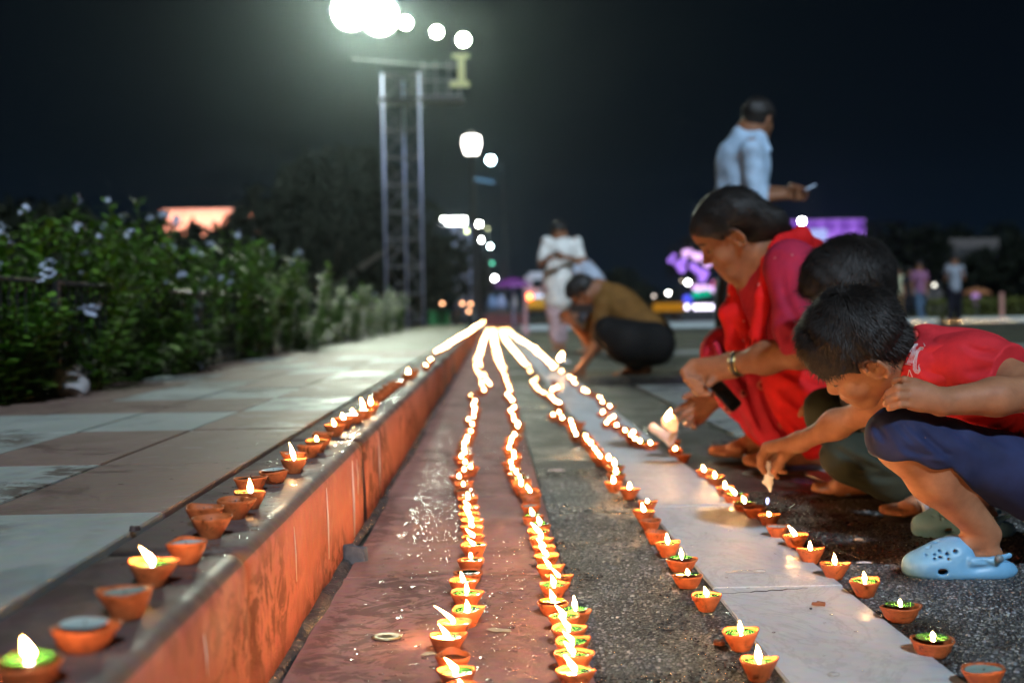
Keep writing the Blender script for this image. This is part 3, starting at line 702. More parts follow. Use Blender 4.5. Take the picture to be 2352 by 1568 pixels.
# blurred lamps further up the rows: the spot of each flame
far = {
 'A': [(978, 836), (989, 823)],
 'B': [(1062.5, 1117), (1063, 1105), (1055, 1090), (1065, 1074), (1079, 1071), (1069, 1057), (1059, 1045), (1069, 1035), (1065, 1025.6), (1066, 1015), (1073, 1008), (1075, 1000), (1081.6, 986.6), (1084.6, 971), (1076.5, 960), (1087.7, 953), (1088.8, 942.5), (1092, 936), (1086.7, 928), (1091, 918), (1081.6, 905.6), (1101, 895), (1111, 893), (1124.6, 879), (1107, 879), (1118, 872), (1104, 865), (1112, 858), (1096, 851)],
 'C': [(1220, 1137), (1213, 1129), (1198.5, 1111.7), (1196, 1100), (1194, 1090), (1185, 1080), (1177, 1069.7), (1175, 1057), (1182, 1046), (1179, 1035), (1168.7, 1024.6), (1174, 1012), (1176, 1004), (1183, 994), (1189, 975), (1192, 969), (1181, 961), (1179, 950.7), (1174, 940.5), (1181, 932), (1176, 916), (1171, 909.7), (1164.6, 903.6), (1171, 893), (1167.7, 883), (1162.6, 872.8), (1160, 862), (1155, 850.7)],
 'D': [(1386, 1050), (1371.8, 1034.8), (1367.3, 1025.6), (1357.4, 1014.3), (1348, 1006), (1345, 998), (1323.6, 993.8), (1337, 989.7), (1319.5, 983.6), (1314, 975), (1328, 967), (1311, 963.7), (1291.8, 957), (1271, 949.7), (1283.6, 943.6), (1284.6, 934), (1285.6, 922), (1275.4, 918), (1267, 909.7), (1259, 903.6), (1248.7, 899), (1238.5, 893), (1230, 885), (1224, 875), (1279.5, 887), (1269, 892), (1273, 874), (1232, 868), (1218, 850.7)],
 'E': [(1494, 1014), (1478, 1014), (1461, 1006.7), (1450, 995.5), (1455, 990), (1436, 985), (1433, 979), (1416.7, 973), (1394.5, 967.8), (1401, 959.6), (1410, 954), (1386, 943), (1401, 930), (1384, 920.8), (1377, 909.7), (1362, 902), (1349, 896.8), (1342, 893), (1334.5, 889), (1319.7, 876.5), (1317, 869), (1308.6, 863.6), (1290, 850.7)],
}
path = {   # course of each row as it runs on, in picture terms (flame height)
 'A': [(1004, 806), (1040, 783), (1070, 765), (1095, 748), (1118, 733)],
 'B': [(1096, 840), (1098, 822), (1107.5, 791.6), (1118, 766), (1124, 750), (1128, 734)],
 'C': [(1150, 842), (1148, 836), (1144, 813.8), (1137, 791.6), (1135, 773), (1134, 750), (1132, 734)],
 'D': [(1208, 838), (1188.7, 810), (1170, 791.6), (1159, 777), (1148, 751), (1138, 736)],
 'E': [(1275.4, 841.5), (1249.6, 819), (1222, 795), (1196, 780.6), (1174, 765.8), (1157, 748), (1140, 735)]}
ZR = {'A': ZP, 'B': .0065, 'C': .0065, 'D': .0085, 'E': .004}
stuff_pos = []
for row in 'ABCDE':
    z = ZR[row]; ends = []
    for (px, py, wpx, wx, fl, rot) in near[row]:
        p_ = gnd(px, py, z); sz = min(.056, max(.044, wpx * p_.y / FPX * .93)); p_.y += .012 * sz / .05
        if not any((p_.x - a[0]) ** 2 + (p_.y - a[1]) ** 2 < (.040) ** 2 for a in lamp_xy): pass
        lamp(row, p_, sz, wx, fl, rot)
    for (px, py) in far[row]:
        p_ = gnd(px, py, z + .031); p_.z = z
        for _ in range(6):
            if any((p_.x - a[0]) ** 2 + (p_.y - a[1]) ** 2 < .046 ** 2 for a in lamp_xy): p_.y += .035
        lamp(row, p_, .049, 'green', 'd' if rng.random() > .06 else None, None, full=p_.y < 5)
    pts = [gnd(px, py, z + .031) for (px, py) in path[row]]
    d_next = 0.0
    for a, b_ in zip(pts[:-1], pts[1:]):
        a = Vector((a.x, a.y, 0)); b_ = Vector((b_.x, b_.y, 0))
        l = (b_ - a).length; s_ = d_next
        while s_ < l:
            q = a + (b_ - a) * (s_ / l)
            if q.y > 62: break
            sp = .17 if q.y < 22 else (.30 if q.y < 40 else .5)
            stuff_pos.append((q.x + rng.normal(0, .012), q.y, z, row)); s_ += sp * rng.uniform(.75, 1.25)
        d_next = s_ - l
nn = sum(cnt.values()); rest = []
stuff_pos.sort(key=lambda q: q[1])
for q in stuff_pos:
    if nn < 298: lamp(q[3], Vector(q[:3]), .049, 'green', 'n', None, full=False); nn += 1
    else: rest.append(q)
# the right-hand line of lamps far across the plaza
far_line = []
yl = 33.3; x0 = at(2040, 737, yl).x
xx = x0 - 8.6
while xx < x0 + 9:
    far_line.append((xx, yl + rng.normal(0, .03), 0.0, 'F')); xx += rng.uniform(.07, .13) * (3.5 if rng.random() < .03 else 1)
far_line = [q for q in far_line if q[0] > at(2000, 737, yl).x]
def lampmass(name, pts):
    ring = [(math.cos(k * math.pi / 3), math.sin(k * math.pi / 3)) for k in range(6)]
    V = []; F = []; MI = []
    for (x, y, z, _) in pts:
        b0 = len(V)
        for (r, h) in ((.014, 0), (.025, .026), (.019, .020)):
            for c, s in ring: V.append((x + r * c, y + r * s, z + h))
        for j in range(2):
            for k in range(6): a = b0 + j * 6 + k; c = b0 + j * 6 + (k + 1) % 6; F.append((a, c, c + 6, a + 6)); MI.append(0)
        F.append(tuple(b0 + 12 + k for k in range(6))); MI.append(0)
        if rng.random() < .10: continue
        f0 = len(V); hh = .009 * rng.uniform(.8, 1.2); rr = .0024
        V.append((x, y, z + .024)); [V.append((x + rr * math.cos(k * math.pi / 2), y + rr * math.sin(k * math.pi / 2), z + .024 + hh * .35)) for k in range(4)]; V.append((x - .002, y, z + .024 + hh))
        for k in range(4): F.append((f0, f0 + 1 + (k + 1) % 4, f0 + 1 + k)); MI.append(1); F.append((f0 + 5, f0 + 1 + k, f0 + 1 + (k + 1) % 4)); MI.append(1)
    me = bpy.data.meshes.new(name); me.from_pydata(V, [], F); me.materials.append(M_CLAY); me.materials.append(M_FLAME_FAR); me.polygons.foreach_set('material_index', MI)
    o = link(name, me); tag(o, kind='stuff'); return o
M_FLAME_FAR = glow('far_flames', (1.0, .50, .18), FL * .9)
lampmass('distant_clay_lamps', rest)
lampmass('distant_clay_lamps', far_line)

# ================================================================== BACKGROUND
M_STEEL = plain('galvanised_steel', (.36, .38, .55), .45, .5, nscale=30)
M_BRACE = plain('dull_brace', (.15, .14, .15), .7)
M_BLACK = plain('black_paint', (.015, .015, .017), .5)
M_WHITEP = plain('white_fitting', (.75, .78, .70), .5)
def disc(b, c, d, r, th, n=20):
    c = Vector(c); d = Vector(d).normalized(); b.tube([c, c + d * th], r, n); return b
# ---- floodlight tower (stands beyond the platform)
def truss(root, x0, x1, y0, y1, z0, z1, step, rl=.028, rb=.014, skip=()):
    for k, (x, y) in enumerate(((x0, y0), (x1, y0), ((x0 + x1) / 2, y1))):
        if k in skip: continue
        MB().tube([(x, y, z0), (x, y, z1)], rl, 10).build('leg', M_STEEL, root, True)
    cs = [(x0, y0), (x1, y0), ((x0 + x1) / 2, y1)]
    z = z0 + step * .5; i = 0
    while z < z1:
        for a, b_ in ((0, 1), (1, 2), (2, 0)):
            MB().tube([(*cs[a], z), (*cs[b_], z)], rb, 6).build('brace', M_BRACE, root)
            c, d = (a, b_) if i % 2 else (b_, a)
            if z + step < z1: MB().tube([(*cs[c], z), (*cs[d], z + step)], rb * .8, 6).build('brace', M_BRACE, root)
        z += step; i += 1
TY = 30.0
tw = empty('floodlight_tower', (-2.05, TY, 0)); tag(tw, 'tall three-legged steel truss tower carrying blazing floodlights', 'light tower')
truss(tw, -.40, .46, 0, .75, 0, 6.1, .64)
MB().box((-.52, -.05, 5.45), (1.5, .8, 5.52)).build('platform_deck', M_BLACK, tw)
for z in (5.55, 5.9, 6.25): MB().tube([(.5, -.03, z), (1.45, -.03, z)], .022, 8).build('rail', M_BRACE, tw)
for x in (.55, .85, 1.15, 1.40): MB().tube([(x, -.03, 5.5), (x, -.03, 6.35)], .02, 8).build('rail_post', M_BRACE, tw)
MB().tube([(-1.1, 0, 6.45), (1.6, 0, 6.15)], .03, 8).build('lamp_bar', M_BLACK, tw)
HAZE = 8e-4
M_FLOOD = glow('floodlight_glare', (.90, 1.0, .80), 250.0)
M_FLOOD2 = glow('side_floodlight_glare', (.90, 1.0, .72), 150.0)
def flood(px, py, r, mat, aim, cat_lbl, Y=TY):
    c = at(px, py, Y); d = (Vector(aim) - c).normalized()
    t = empty('floodlight', c); tag(t, cat_lbl, 'floodlight')
    M = d.to_track_quat('Z', 'Y').to_matrix().to_4x4()
    MB().lathe([(0, -.30), (r * .45, -.30), (r * .6, -.2), (r * 1.04, -.02), (r * 1.08, 0.03), (r * 1.02, .03), (r * .98, -.01), (0, -.03)], 24, M).build('housing', M_WHITEP, t, True)
    MB().lathe([(0, .012), (r * .95, .008), (r * .95, 0), (0, 0)], 24, M).build('lens', mat, t)
    MB().tube([(-r * 1.15, 0, -.05), (-r * 1.15, 0, -.35), (r * 1.15, 0, -.35), (r * 1.15, 0, -.05)], .018, 6, M).build('bracket', M_STEEL, t)
    return t
flood(806, 26, .42, M_FLOOD, (.2, 3, .2), 'blinding white floodlight, outermost left of the tower head')
flood(872, 38, .42, M_FLOOD, (.2, 3, .2), 'blinding white floodlight, lower right one of the three at the tower head')
flood(850, -22, .42, M_FLOOD, (.2, 3, .2), 'topmost blinding floodlight at the head of the tower')
flood(932, 53, .13, M_FLOOD2, (.2, 6, 1.2), 'small oval floodlight directly over the tower mast')
flood(1003, 74, .12, M_FLOOD2, (2, 6, 1.2), 'small oval floodlight between the mast and the end lamp')
flood(1064, 92, .14, M_FLOOD2, (3, 6, 1.0), 'bright floodlight at the right end of the tower head')
# end post under the right-hand lamp, the light on it put into emission
c = at(1058, 128, TY - .1); o = empty('junction_post', c); tag(o, 'white glowing T-shaped bracket under the right end floodlight', 'bracket')
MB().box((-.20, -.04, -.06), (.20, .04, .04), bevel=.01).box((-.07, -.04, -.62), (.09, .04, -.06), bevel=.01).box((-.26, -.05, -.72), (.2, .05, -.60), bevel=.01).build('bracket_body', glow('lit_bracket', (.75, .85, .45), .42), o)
# ---- street lamps
M_LANT = glow('lantern_glass', (1.0, .93, .86), 9.0)
def lantern_post(px, top, Y, wpx, lbl):
    c = at(px, top, Y); s_ = wpx / FPX * Y
    t = empty('street_lamp', (c.x, Y, 0)); tag(t, lbl, 'street lamp'); zc = c.z
    MB().lathe([(.14, 0), (.14, .3), (.08, .45), (.055, .6), (.045, zc - s_ * .75), (.07, zc - s_ * .7), (.10, zc - s_ * .55)], 12).build('post', M_BLACK, t, True)
    MB().lathe([(0, zc - s_ * .52), (s_ * .34, zc - s_ * .52), (s_ * .5, zc), (s_ * .46, zc + s_ * .4), (s_ * .3, zc + s_ * .47), (0, zc + s_ * .47)], 16).build('lantern', M_LANT, t, True)
    MB().lathe([(s_ * .50, zc + s_ * .48), (s_ * .3, zc + s_ * .58), (0, zc + s_ * .8)], 16).build('cap', M_BLACK, t, True)
lantern_post(1083, 332, 29, 42, 'street lamp with a large glowing white lantern beside the truss tower')
def ballpost(px, py, Y, r, col, st, lbl, cat='street lamp', armx=0.0, name='street_lamp', zb=0.0):
    c = at(px, py, Y); t = empty(name, (c.x + armx, Y, zb)); tag(t, lbl, cat)
    pts = [(0, 0, 0), (0, 0, c.z - .1 - zb)] + ([(-armx, 0, c.z + .0 - zb)] if armx else [(0, 0, c.z - zb)])
    MB().tube(pts, .035 if Y < 60 else .06, 8).build('post', M_BLACK, t)
    bm = MB(); bm.lathe([(0, -r), (r * .7, -r * .7), (r, 0), (r * .7, r * .7), (0, r)], 12, Matrix.Translation((-armx, 0, c.z - zb))); bm.build('lamp_head', glow(name + '_glow', col, st), t, True)
ballpost(1127, 368, 42, .13, (.55, .85, 1.0), 60, 'pale blue lamp on a thin post right of the big lantern', armx=.4)
c = at(1113, 411, 42); o = empty('reflector_arm', (c.x - .3, 42, 0)); tag(o, 'dark post with a slanting blue-glowing reflector arm below the pale blue lamp', 'lamp post')
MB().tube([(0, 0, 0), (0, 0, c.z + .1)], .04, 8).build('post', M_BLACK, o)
MB().box((-.02, -.05, -.06), (.62, .05, .06), Matrix.Translation((0, 0, c.z)) @ Matrix.Rotation(.18, 4, 'Y')).build('arm', glow('blue_arm_glow', (.06, .14, .24), 1.0), o)  # arm emits by itself, blue lamp light on it put into emission
for (px, py, Y, r, col, st, lbl, ax) in [
    (1100, 515, 60, 0.110, (1, 1, .9), 88.0, 'round white lamp high on the far mast, right of the triple lamp', 0),
    (1073, 531, 60, 0.077, (.85, .95, .5), 11.0, 'dim yellowish lamp just right of the triple lamp', .3),
    (1120, 526, 62, 0.066, (.7, .75, .4), 4.4, 'faint olive lamp at the far right of the upper lamp cluster', 0),
    (1103, 551, 75, 0.132, (1, .98, .95), 66.0, 'white lamp below the upper cluster of far lamps', 0),
    (1125, 566, 90, 0.121, (.7, .95, 1), 66.0, 'small bluish white far lamp down-right of the cluster', 0),
    (1136, 639, 110, 0.165, (1, 1, 1), 66.0, 'white far lamp above the purple parasol', 0),
    (1130, 604, 95, 0.121, (.10, .60, .38), 4.8, 'green lit far lamp on a leaning mast', .8),
    (1124, 588, 95, 0.099, (.05, .30, .20), 3.5, 'dim green lamp over the brighter green one', 1.2),
    (1842, 508, 60, 0.132, (1, 1, 1), 66.0, 'round white lamp before the purple building', 0),
    (1535, 673, 80, 0.094, (1, .95, .85), 30.8, 'warm white far lamp right of the crouching man', 0),
    (1502, 680, 80, 0.077, (.8, .68, .6), 5.3, 'dim pinkish far lamp just behind the crouching man', 0),
    (1580, 649, 70, 0.110, (1, 1, .95), 44.0, 'white lamp under the purple lit tree', 0),
    (1567, 645, 72, 0.077, (.7, .55, .4), 3.5, 'dim tan lamp beside the white lamp under the purple tree', 0),
    (2146, 655, 70, 0.088, (.95, .92, .8), 4.8, 'pale disc lamp between the two far groups of people', 0),
    (2206, 652, 70, 0.088, (.7, .75, .7), 3.5, 'greyish lamp close behind the far man in white', 0),
    (2219, 637, 70, 0.088, (.5, .8, .8), 3.5, 'pale cyan lamp right of the far man in white', 0),
    (2350, 631, 80, 0.110, (.9, .95, .85), 6.6, 'lamp cut by the right edge of the view', 0),
    (720, 0, 300, 0.055, (1, 1, 1), 0.0, '', 0)]:
    if lbl: ballpost(px, py, Y, r, col, st, lbl, armx=ax)
# low warm lanterns along the road
for px, py, lb in [(1016, 697, 'low orange lantern left of the far steel mast'), (1062, 697, 'low orange lantern just before the far steel mast'), (1081, 698, 'low orange lantern right of the far steel mast'), (1077, 715, 'lowest orange lantern near the start of the lamp rows')]:
    ballpost(px, py, 44, .05, (1, .45, .22), 9, lb, 'lantern', name='road_lantern')
# far light mast with triple lamp
c = at(1062, 508, 68); mt = empty('far_light_mast', (c.x, 68, 0)); tag(mt, 'distant pale steel mast under a triple white lamp', 'light mast')
M_PALE = plain('pale_lit_steel', (.55, .62, .72), .5, .2, nscale=4)
truss(mt, -.42, .42, 0, .7, 0, c.z - .3, 1.1, .16, .07)
c2 = at(1042, 508, 66)
fl_ = empty('triple_floodlight', c2); tag(fl_, 'three white floodlights side by side on the distant mast', 'floodlight')
for k, dx in enumerate((-.48, 0, .45)):
    f = MB().box((dx - .2, 0, -.2), (dx + .2, .2, .2), bevel=.04).build('housing', M_STEEL, fl_)
    MB().box((dx - .17, -.02, -.17), (dx + .17, -.004, .17)).build('lens', glow('far_flood_glare', (.95, 1, .9), 30), f)
MB().tube([(-.6, .1, -.25), (1.1, .1, -.25)], .04, 6).build('lamp_bar', M_STEEL, fl_)
c = at(1093, 650, 50); o = empty('lit_bollard', (c.x, 50, 0)); tag(o, 'slender post with a cold glowing upper part behind the lamp rows', 'bollard light')
MB().tube([(0, 0, 0), (0, 0, c.z - .5)], .09, 8).build('post', M_BLACK, o); MB().tube([(0, 0, c.z - .5), (0, 0, c.z + .5)], [.10, .07], 10).build('light_tube', glow('cold_tube', (.50, .60, .95), 1.1), o)
# ---- purple glowing building, orange lit building, dark blocks
def bld(name, px0, px1, ptop, Y, depth, mat, lbl, cat='building', zb=0):
    a, b_ = at(px0, ptop, Y), at(px1, ptop, Y); t = empty(name, ((a.x + b_.x) / 2, Y, 0)); tag(t, lbl, cat); w2 = (b_.x - a.x) / 2
    MB().box((-w2, 0, 0), (w2, depth, (a.z + b_.z) / 2)).build('wall', mat, t); return t, w2, (a.z + b_.z) / 2
M_DW = plain('dark_wall', (.06, .055, .055), .8, nscale=.6)
t, w2, h_ = bld('violet_building', 1760, 1990, 503, 75, 10, M_DW, 'low building whose whole front glows purple and violet')
m, n, b = newmat('violet_front_glow'); n.nodes.clear(); e = n.nodes.new('ShaderNodeEmission'); oo = n.nodes.new('ShaderNodeOutputMaterial')  # front panels carry the violet glow as emission
tcn = n.nodes.new('ShaderNodeTexCoord'); nz = noise(n, 2.2, 2, .5, tcn.outputs['Generated']); rr = ramp(n, nz.outputs['Fac'], [(.35, (.11, .035, .30)), (.5, (.26, .10, .60)), (.62, (.42, .20, .85))]); L(n, rr.outputs[0], e.inputs[0]); e.inputs[1].default_value = 1.0; L(n, e.outputs[0], oo.inputs[0]); M_VIO = m
for i in range(6):
    for j in range(2):
        x0 = -w2 + .1 + i * (w2 * 2 - .2) / 6; z1 = h_ - .05 - j * 1.3
        MB().box((x0 + .01, -.06, z1 - 1.28), (x0 + (w2 * 2 - .2) / 6 - .01, -.01, z1)).build('violet_front_panel', M_VIO, t)
c = at(1880, 540, 74); o = empty('hanging_lamp_sign', c); tag(o, 'pale blue lit panel in front of the purple building', 'light panel')
MB().box((-.5, -.05, -.35), (.5, .05, .35), bevel=.05).build('light_face', glow('pale_blue_panel', (.38, .45, .85), 1.0), o); MB().tube([(0, 0, -.3), (0, 0, -c.z)], .05, 6).build('post', M_BLACK, o)
M_OR = plain('plastered_wall', (.62, .50, .42), .8, nscale=.5)
t, w2, h_ = bld('lit_building', 372, 606, 480, 120, 16, M_OR, 'flat-roofed building lit orange showing above the dark trees')
for i in range(9): MB().box((-w2 + .6 + i * w2 * 2 / 9, -.12, h_ - 1.9), (-w2 + 1.0 + i * w2 * 2 / 9, -.01, h_ - .55)).build('pilaster', M_OR, t)
MB().box((-w2 - .2, -.25, h_ - .5), (w2 + .2, -.02, h_ - .25)).build('cornice', M_OR, t)
ld = bpy.data.lights.new('facade_light', 'SPOT'); lo = bpy.data.objects.new('facade_light', ld); COL.objects.link(lo)
ld.energy = 42000; ld.color = (1.0, .36, .22); ld.spot_size = math.radians(110); ld.shadow_soft_size = .5
lo.location = (t.location.x, 106, 3.0); lo.rotation_euler = Vector((0, 14, h_ * .8 - 3)).to_track_quat('-Z', 'Y').to_euler()
t, w2, h_ = bld('dark_building', 2106, 2294, 548, 95, 12, plain('brown_wall', (.10, .085, .08), .8, nscale=.8), 'faint brown flat-topped building behind the far people')
for i in range(7):
    for j in range(2): MB().box((-w2 + .5 + i * .9 * w2 * 2 / 6.6, -.05, h_ - 1.7 - j * 2), (-w2 + 1.2 + i * .9 * w2 * 2 / 6.6, -.01, h_ - .7 - j * 2)).build('window', M_BLACK, t)
# ---- trees
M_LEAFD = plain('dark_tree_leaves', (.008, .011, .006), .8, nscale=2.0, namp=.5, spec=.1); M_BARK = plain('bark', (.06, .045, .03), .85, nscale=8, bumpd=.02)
def leafcloud(n_, R_, zc, sz, r_, lumps=9):
    ce = [(r_.normal(0, .45) * R_, r_.normal(0, .45) * R_, zc + r_.normal(0, .35) * R_) for _ in range(lumps)]
    k = r_.integers(0, lumps, n_); C = np.array(ce)[k]; d = r_.normal(0, 1, (n_, 3)); d /= np.linalg.norm(d, axis=1, keepdims=True)
    P = C + d * (R_ * .52 * r_.uniform(.55, 1.05, (n_, 1)))
    u = r_.normal(0, 1, (n_, 3)); u /= np.linalg.norm(u, axis=1, keepdims=True); v = np.cross(u, r_.normal(0, 1, (n_, 3))); v /= np.linalg.norm(v, axis=1, keepdims=True)
    s_ = sz * r_.uniform(.6, 1.4, (n_, 1))
    V = np.stack([P - u * s_, P + v * s_ * .45, P + u * s_, P - v * s_ * .45], 1).reshape(-1, 3); F = np.arange(n_ * 4).reshape(-1, 4); return V, F
def tree(px, ptop, Y, R_, lbl, seed, grp=None, flat=1.0):
    r_ = np.random.default_rng(seed); c = at(px, ptop, Y); H_ = c.z; t = empty('tree', (c.x, Y, 0)); tag(t, lbl, 'tree', grp)
    zc = H_ - R_ * .95 * flat
    b = MB().tube([(0, 0, 0), (.1, 0, zc * .5), (0, .1, zc)], [.06 * R_ + .08, .05 * R_ + .05, .03 * R_], 8)
    for k in range(5):
        a = k * 1.26; b.tube([(0, 0, zc * .55), (R_ * .3 * math.cos(a), R_ * .3 * math.sin(a), zc * .85), (R_ * .6 * math.cos(a), R_ * .6 * math.sin(a), zc + R_ * .1)], [.05 * R_, .03 * R_, .01 * R_], 6)
    b.build('trunk', M_BARK, t)
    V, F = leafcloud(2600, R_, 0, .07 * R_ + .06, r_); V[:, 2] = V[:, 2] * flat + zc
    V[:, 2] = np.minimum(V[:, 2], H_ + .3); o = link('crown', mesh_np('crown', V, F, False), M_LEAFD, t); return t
tl = [(30, 470, 26, 1.6, 'rounded dark tree at the far left edge behind the flowers'), (150, 462, 30, 1.9, 'dark tree behind the tallest white flowers'), (262, 475, 34, 1.9, 'dark tree left of the orange lit building'),
      (372, 505, 60, 1.9, 'dark tree covering the left end of the orange building'), (455, 520, 62, 1.9, 'dark tree under the middle of the orange building'), (545, 515, 60, 1.6, 'dark tree under the right end of the orange building'),
      (705, 425, 52, 2.6, 'large dark tree immediately right of the orange building'), (745, 345, 50, 4.4, 'tallest dark tree left of the truss tower'), (835, 430, 55, 3.4, 'dark tree just behind the left leg of the truss tower'),
      (955, 560, 62, 2.4, 'low dark tree behind the foot of the truss tower'), (1400, 590, 90, 3.2, 'distant dark tree above the crouching man'), (1480, 600, 92, 3.0, "distant dark tree above the crouching man's back"),
      (2035, 520, 70, 2.6, 'dark tree right of the purple building'), (2120, 535, 88, 2.2, 'dark tree behind the left of the brown building'), (2310, 575, 60, 2.6, 'dark tree at the right edge behind the plaza'), (2240, 515, 110, 3.2, 'dark tree above the brown building'), (1330, 640, 95, 2.4, 'small distant tree behind the man in white'),
      (400, 524, 57, 2.6, 'broad dark tree low behind the left of the flower bed'), (490, 524, 58, 2.6, 'broad dark tree low behind the middle of the flower bed'), (580, 524, 57, 2.6, 'broad dark tree low behind the right of the flower bed'), (330, 545, 50, 2.2, 'broad dark tree low behind the tall bloom stalk')]
for i, (px, pt, Y, R_, lb) in enumerate(tl): tree(px, pt, Y, R_, lb, 40 + i, 'dark trees around the plaza')
# violet lit tree with coloured stage lights
c = at(1592, 640, 66); t = empty('lit_tree', (c.x, 66, 0)); tag(t, 'tree strung with violet lights over a lit stage', 'tree')
MB().tube([(0, 0, 0), (0, 0, c.z - .2), (.3, 0, c.z + .6)], [.16, .12, .05], 8).build('trunk', M_BARK, t)
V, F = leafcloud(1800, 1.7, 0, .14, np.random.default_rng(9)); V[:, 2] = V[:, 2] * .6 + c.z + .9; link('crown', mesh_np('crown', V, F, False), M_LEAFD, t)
M_VL = glow('violet_bulb', (.42, .20, .95), 1.4); M_VL2 = glow('pink_bulb', (.85, .50, 1.0), 1.6)
bpts = [(1575, 582, .22, 1), (1585, 580, .2, 1), (1596, 588, .2, 1), (1605, 590, .22, 1), (1540, 598, .14, 0), (1556, 606, .16, 0), (1570, 600, .18, 0), (1566, 618, .2, 0), (1592, 612, .2, 0), (1604, 622, .2, 0), (1613, 640, .2, 0), (1625, 605, .2, 1), (1618, 628, .22, 0), (1548, 588, .12, 0),
        (1597, 660, .16, 1), (1604, 664, .2, 1), (1612, 662, .18, 1), (1622, 662, .18, 1), (1636, 664, .16, 1), (1640, 650, .14, 0)]
for (px, py, r, k) in bpts:
    q = at(px, py, 64.2); M_ = Matrix.Translation(q - Vector((c.x, 66, 0)))
    MB().lathe([(0, -r), (r * .75, -r * .6), (r, 0), (r * .75, r * .6), (0, r)], 10, M_).build('light_ball', (M_VL, M_VL2)[k], t, True)
st = empty('stage', (at(1605, 700, 60).x, 60, 0)); tag(st, 'small lit stage with white front lights and green and blue glow', 'stage')
MB().box((-.9, 0, 0), (1.1, 2, .35)).build('deck', M_BLACK, st)
for k, (px, w_) in enumerate(((1578, 8), (1598, 9), (1610, 9), (1622, 9), (1634, 8))):
    q = at(px, 705, 59.9); MB().box((q.x - st.location.x - w_ * .010, -.14, q.z - .12), (q.x - st.location.x + w_ * .010, -.02, q.z + .12), bevel=.03).build('front_light', glow('stage_front_light', (.85, .78, 1.0), 5), st)
for k, (px, py, col) in enumerate(((1599, 676, (.0, .42, .26)), (1612, 674, (.0, .30, .18)), (1624, 672, (.0, .35, .2)), (1578, 685, (.08, .10, .95)), (1582, 692, (.06, .08, .7)), (1645, 650, (.9, .1, .15)))):
    q = at(px, py, 61); MB().lathe([(0, -.18), (.16, -.1), (.2, 0), (.16, .1), (0, .18)], 10, Matrix.Translation((q.x - st.location.x, 1, q.z))).build('spot_light', glow('stage_colour_%d' % k, col, 1.3), st, True)
    MB().tube([(q.x - st.location.x, 1.1, .35), (q.x - st.location.x, 1.1, q.z)], .03, 6).build('stand', M_BLACK, st)
# ---- barrier boards, vehicles, parasols
M_YEL = plain('yellow_board', (.75, .36, .03), .5); M_YELG = glow('backlit_yellow_board', (.52, .22, .012), .62)  # second board material emits, its brightness put into emission
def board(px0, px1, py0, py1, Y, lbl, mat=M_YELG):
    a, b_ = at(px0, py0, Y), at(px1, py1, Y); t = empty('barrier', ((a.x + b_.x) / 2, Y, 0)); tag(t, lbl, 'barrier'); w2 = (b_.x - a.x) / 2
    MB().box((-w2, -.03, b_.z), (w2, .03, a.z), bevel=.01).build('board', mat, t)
    for s_ in (-.9, 0, .9): MB().box((w2 * s_ - .04, .03, 0), (w2 * s_ + .04, .1, b_.z + .2)).build('leg', M_BLACK, t)
board(1500, 1572, 696, 714, 46, 'long glowing yellow barrier board behind the crouching man')
board(1640, 1655, 640, 742, 47, 'narrow dark upright board behind the woman in red', plain('dark_board', (.1, .1, .08), .6))
M_CREAM = plain('cream_paint', (.60, .58, .62), .45); M_GL = plain('dark_window', (.02, .025, .03), .1)
c = at(1247, 745, 40); t = empty('auto_rickshaw', (c.x, 40, 0)); tag(t, 'cream and yellow auto rickshaw seen from behind with a red tail light', 'rickshaw')
MB().box((-.55, -.02, .55), (.55, 2.0, 1.02), bevel=.08).build('lower_body', plain('rickshaw_yellow', (.8, .38, .02), .4), t)
MB().box((-.52, .05, 1.02), (.52, 1.9, 1.75), bevel=.12).build('hood', M_CREAM, t)
MB().box((-.3, -.01, 1.25), (.3, .04, 1.5)).build('rear_window', M_GL, t)
for sx in (-.45, .45): MB().lathe([(0, -.06), (.2, -.06), (.22, 0), (.2, .06), (0, .06)], 14, Matrix.Translation((sx, .4, .22)) @ Matrix.Rotation(math.pi / 2, 4, 'Y')).build('wheel', M_BLACK, t)
MB().lathe([(0, -.03), (.09, -.02), (.09, .02), (0, .03)], 12, Matrix.Translation((-.42, -.05, .98)) @ Matrix.Rotation(math.pi / 2, 4, 'X')).build('tail_light', glow('tail_light', (1.0, .16, .05), 14), t)
MB().box((-.28, -.05, .93), (.1, -.025, 1.05)).build('number_plate', glow('plate_glow', (.6, .75, 1.0), 1.2), t)  # plate itself emits, the light on it put into emission
M_PUR = plain('violet_cloth', (.30, .10, .42), .8)
c = at(1178, 640, 33); t = empty('parasol', (c.x, 33, 0)); tag(t, 'violet vendor parasol beyond the end of the lamp rows', 'parasol')
MB().tube([(0, 0, 0), (0, 0, c.z)], .025, 8).build('pole', M_STEEL, t)
rp_ = .50; MB().lathe([(rp_, c.z - .20), (rp_ * .7, c.z - .08), (rp_ * .35, c.z), (0, c.z + .04)], 10).lathe([(rp_ * .98, c.z - .21), (rp_ * .6, c.z - .1), (0, c.z + .01)], 10).build('canopy', glow('violet_lit_cloth', (.10, .030, .16), 1.0), t)  # canopy cloth emits, violet light on it put into emission
c = at(1206, 655, 27); t = empty('plaza_post', (c.x, 27, 0)); tag(t, 'slim pinkish post right of the violet parasol', 'post')
MB().tube([(0, 0, 0), (0, 0, c.z)], [.045, .035], 10).box((-.07, -.07, 0), (.07, .07, .12)).build('post_body', plain('pinkish_paint', (.45, .25, .28), .5), t)
MB().tube([(0, 0, c.z), (-.32, 0, c.z - .02)], .025, 8).build('arm', M_PUR, t)
c = at(1155, 672, 36); t = empty('vendor_cart', (c.x, 36, 0)); tag(t, 'vendor cart with blue and white sacks under the violet parasol', 'cart')
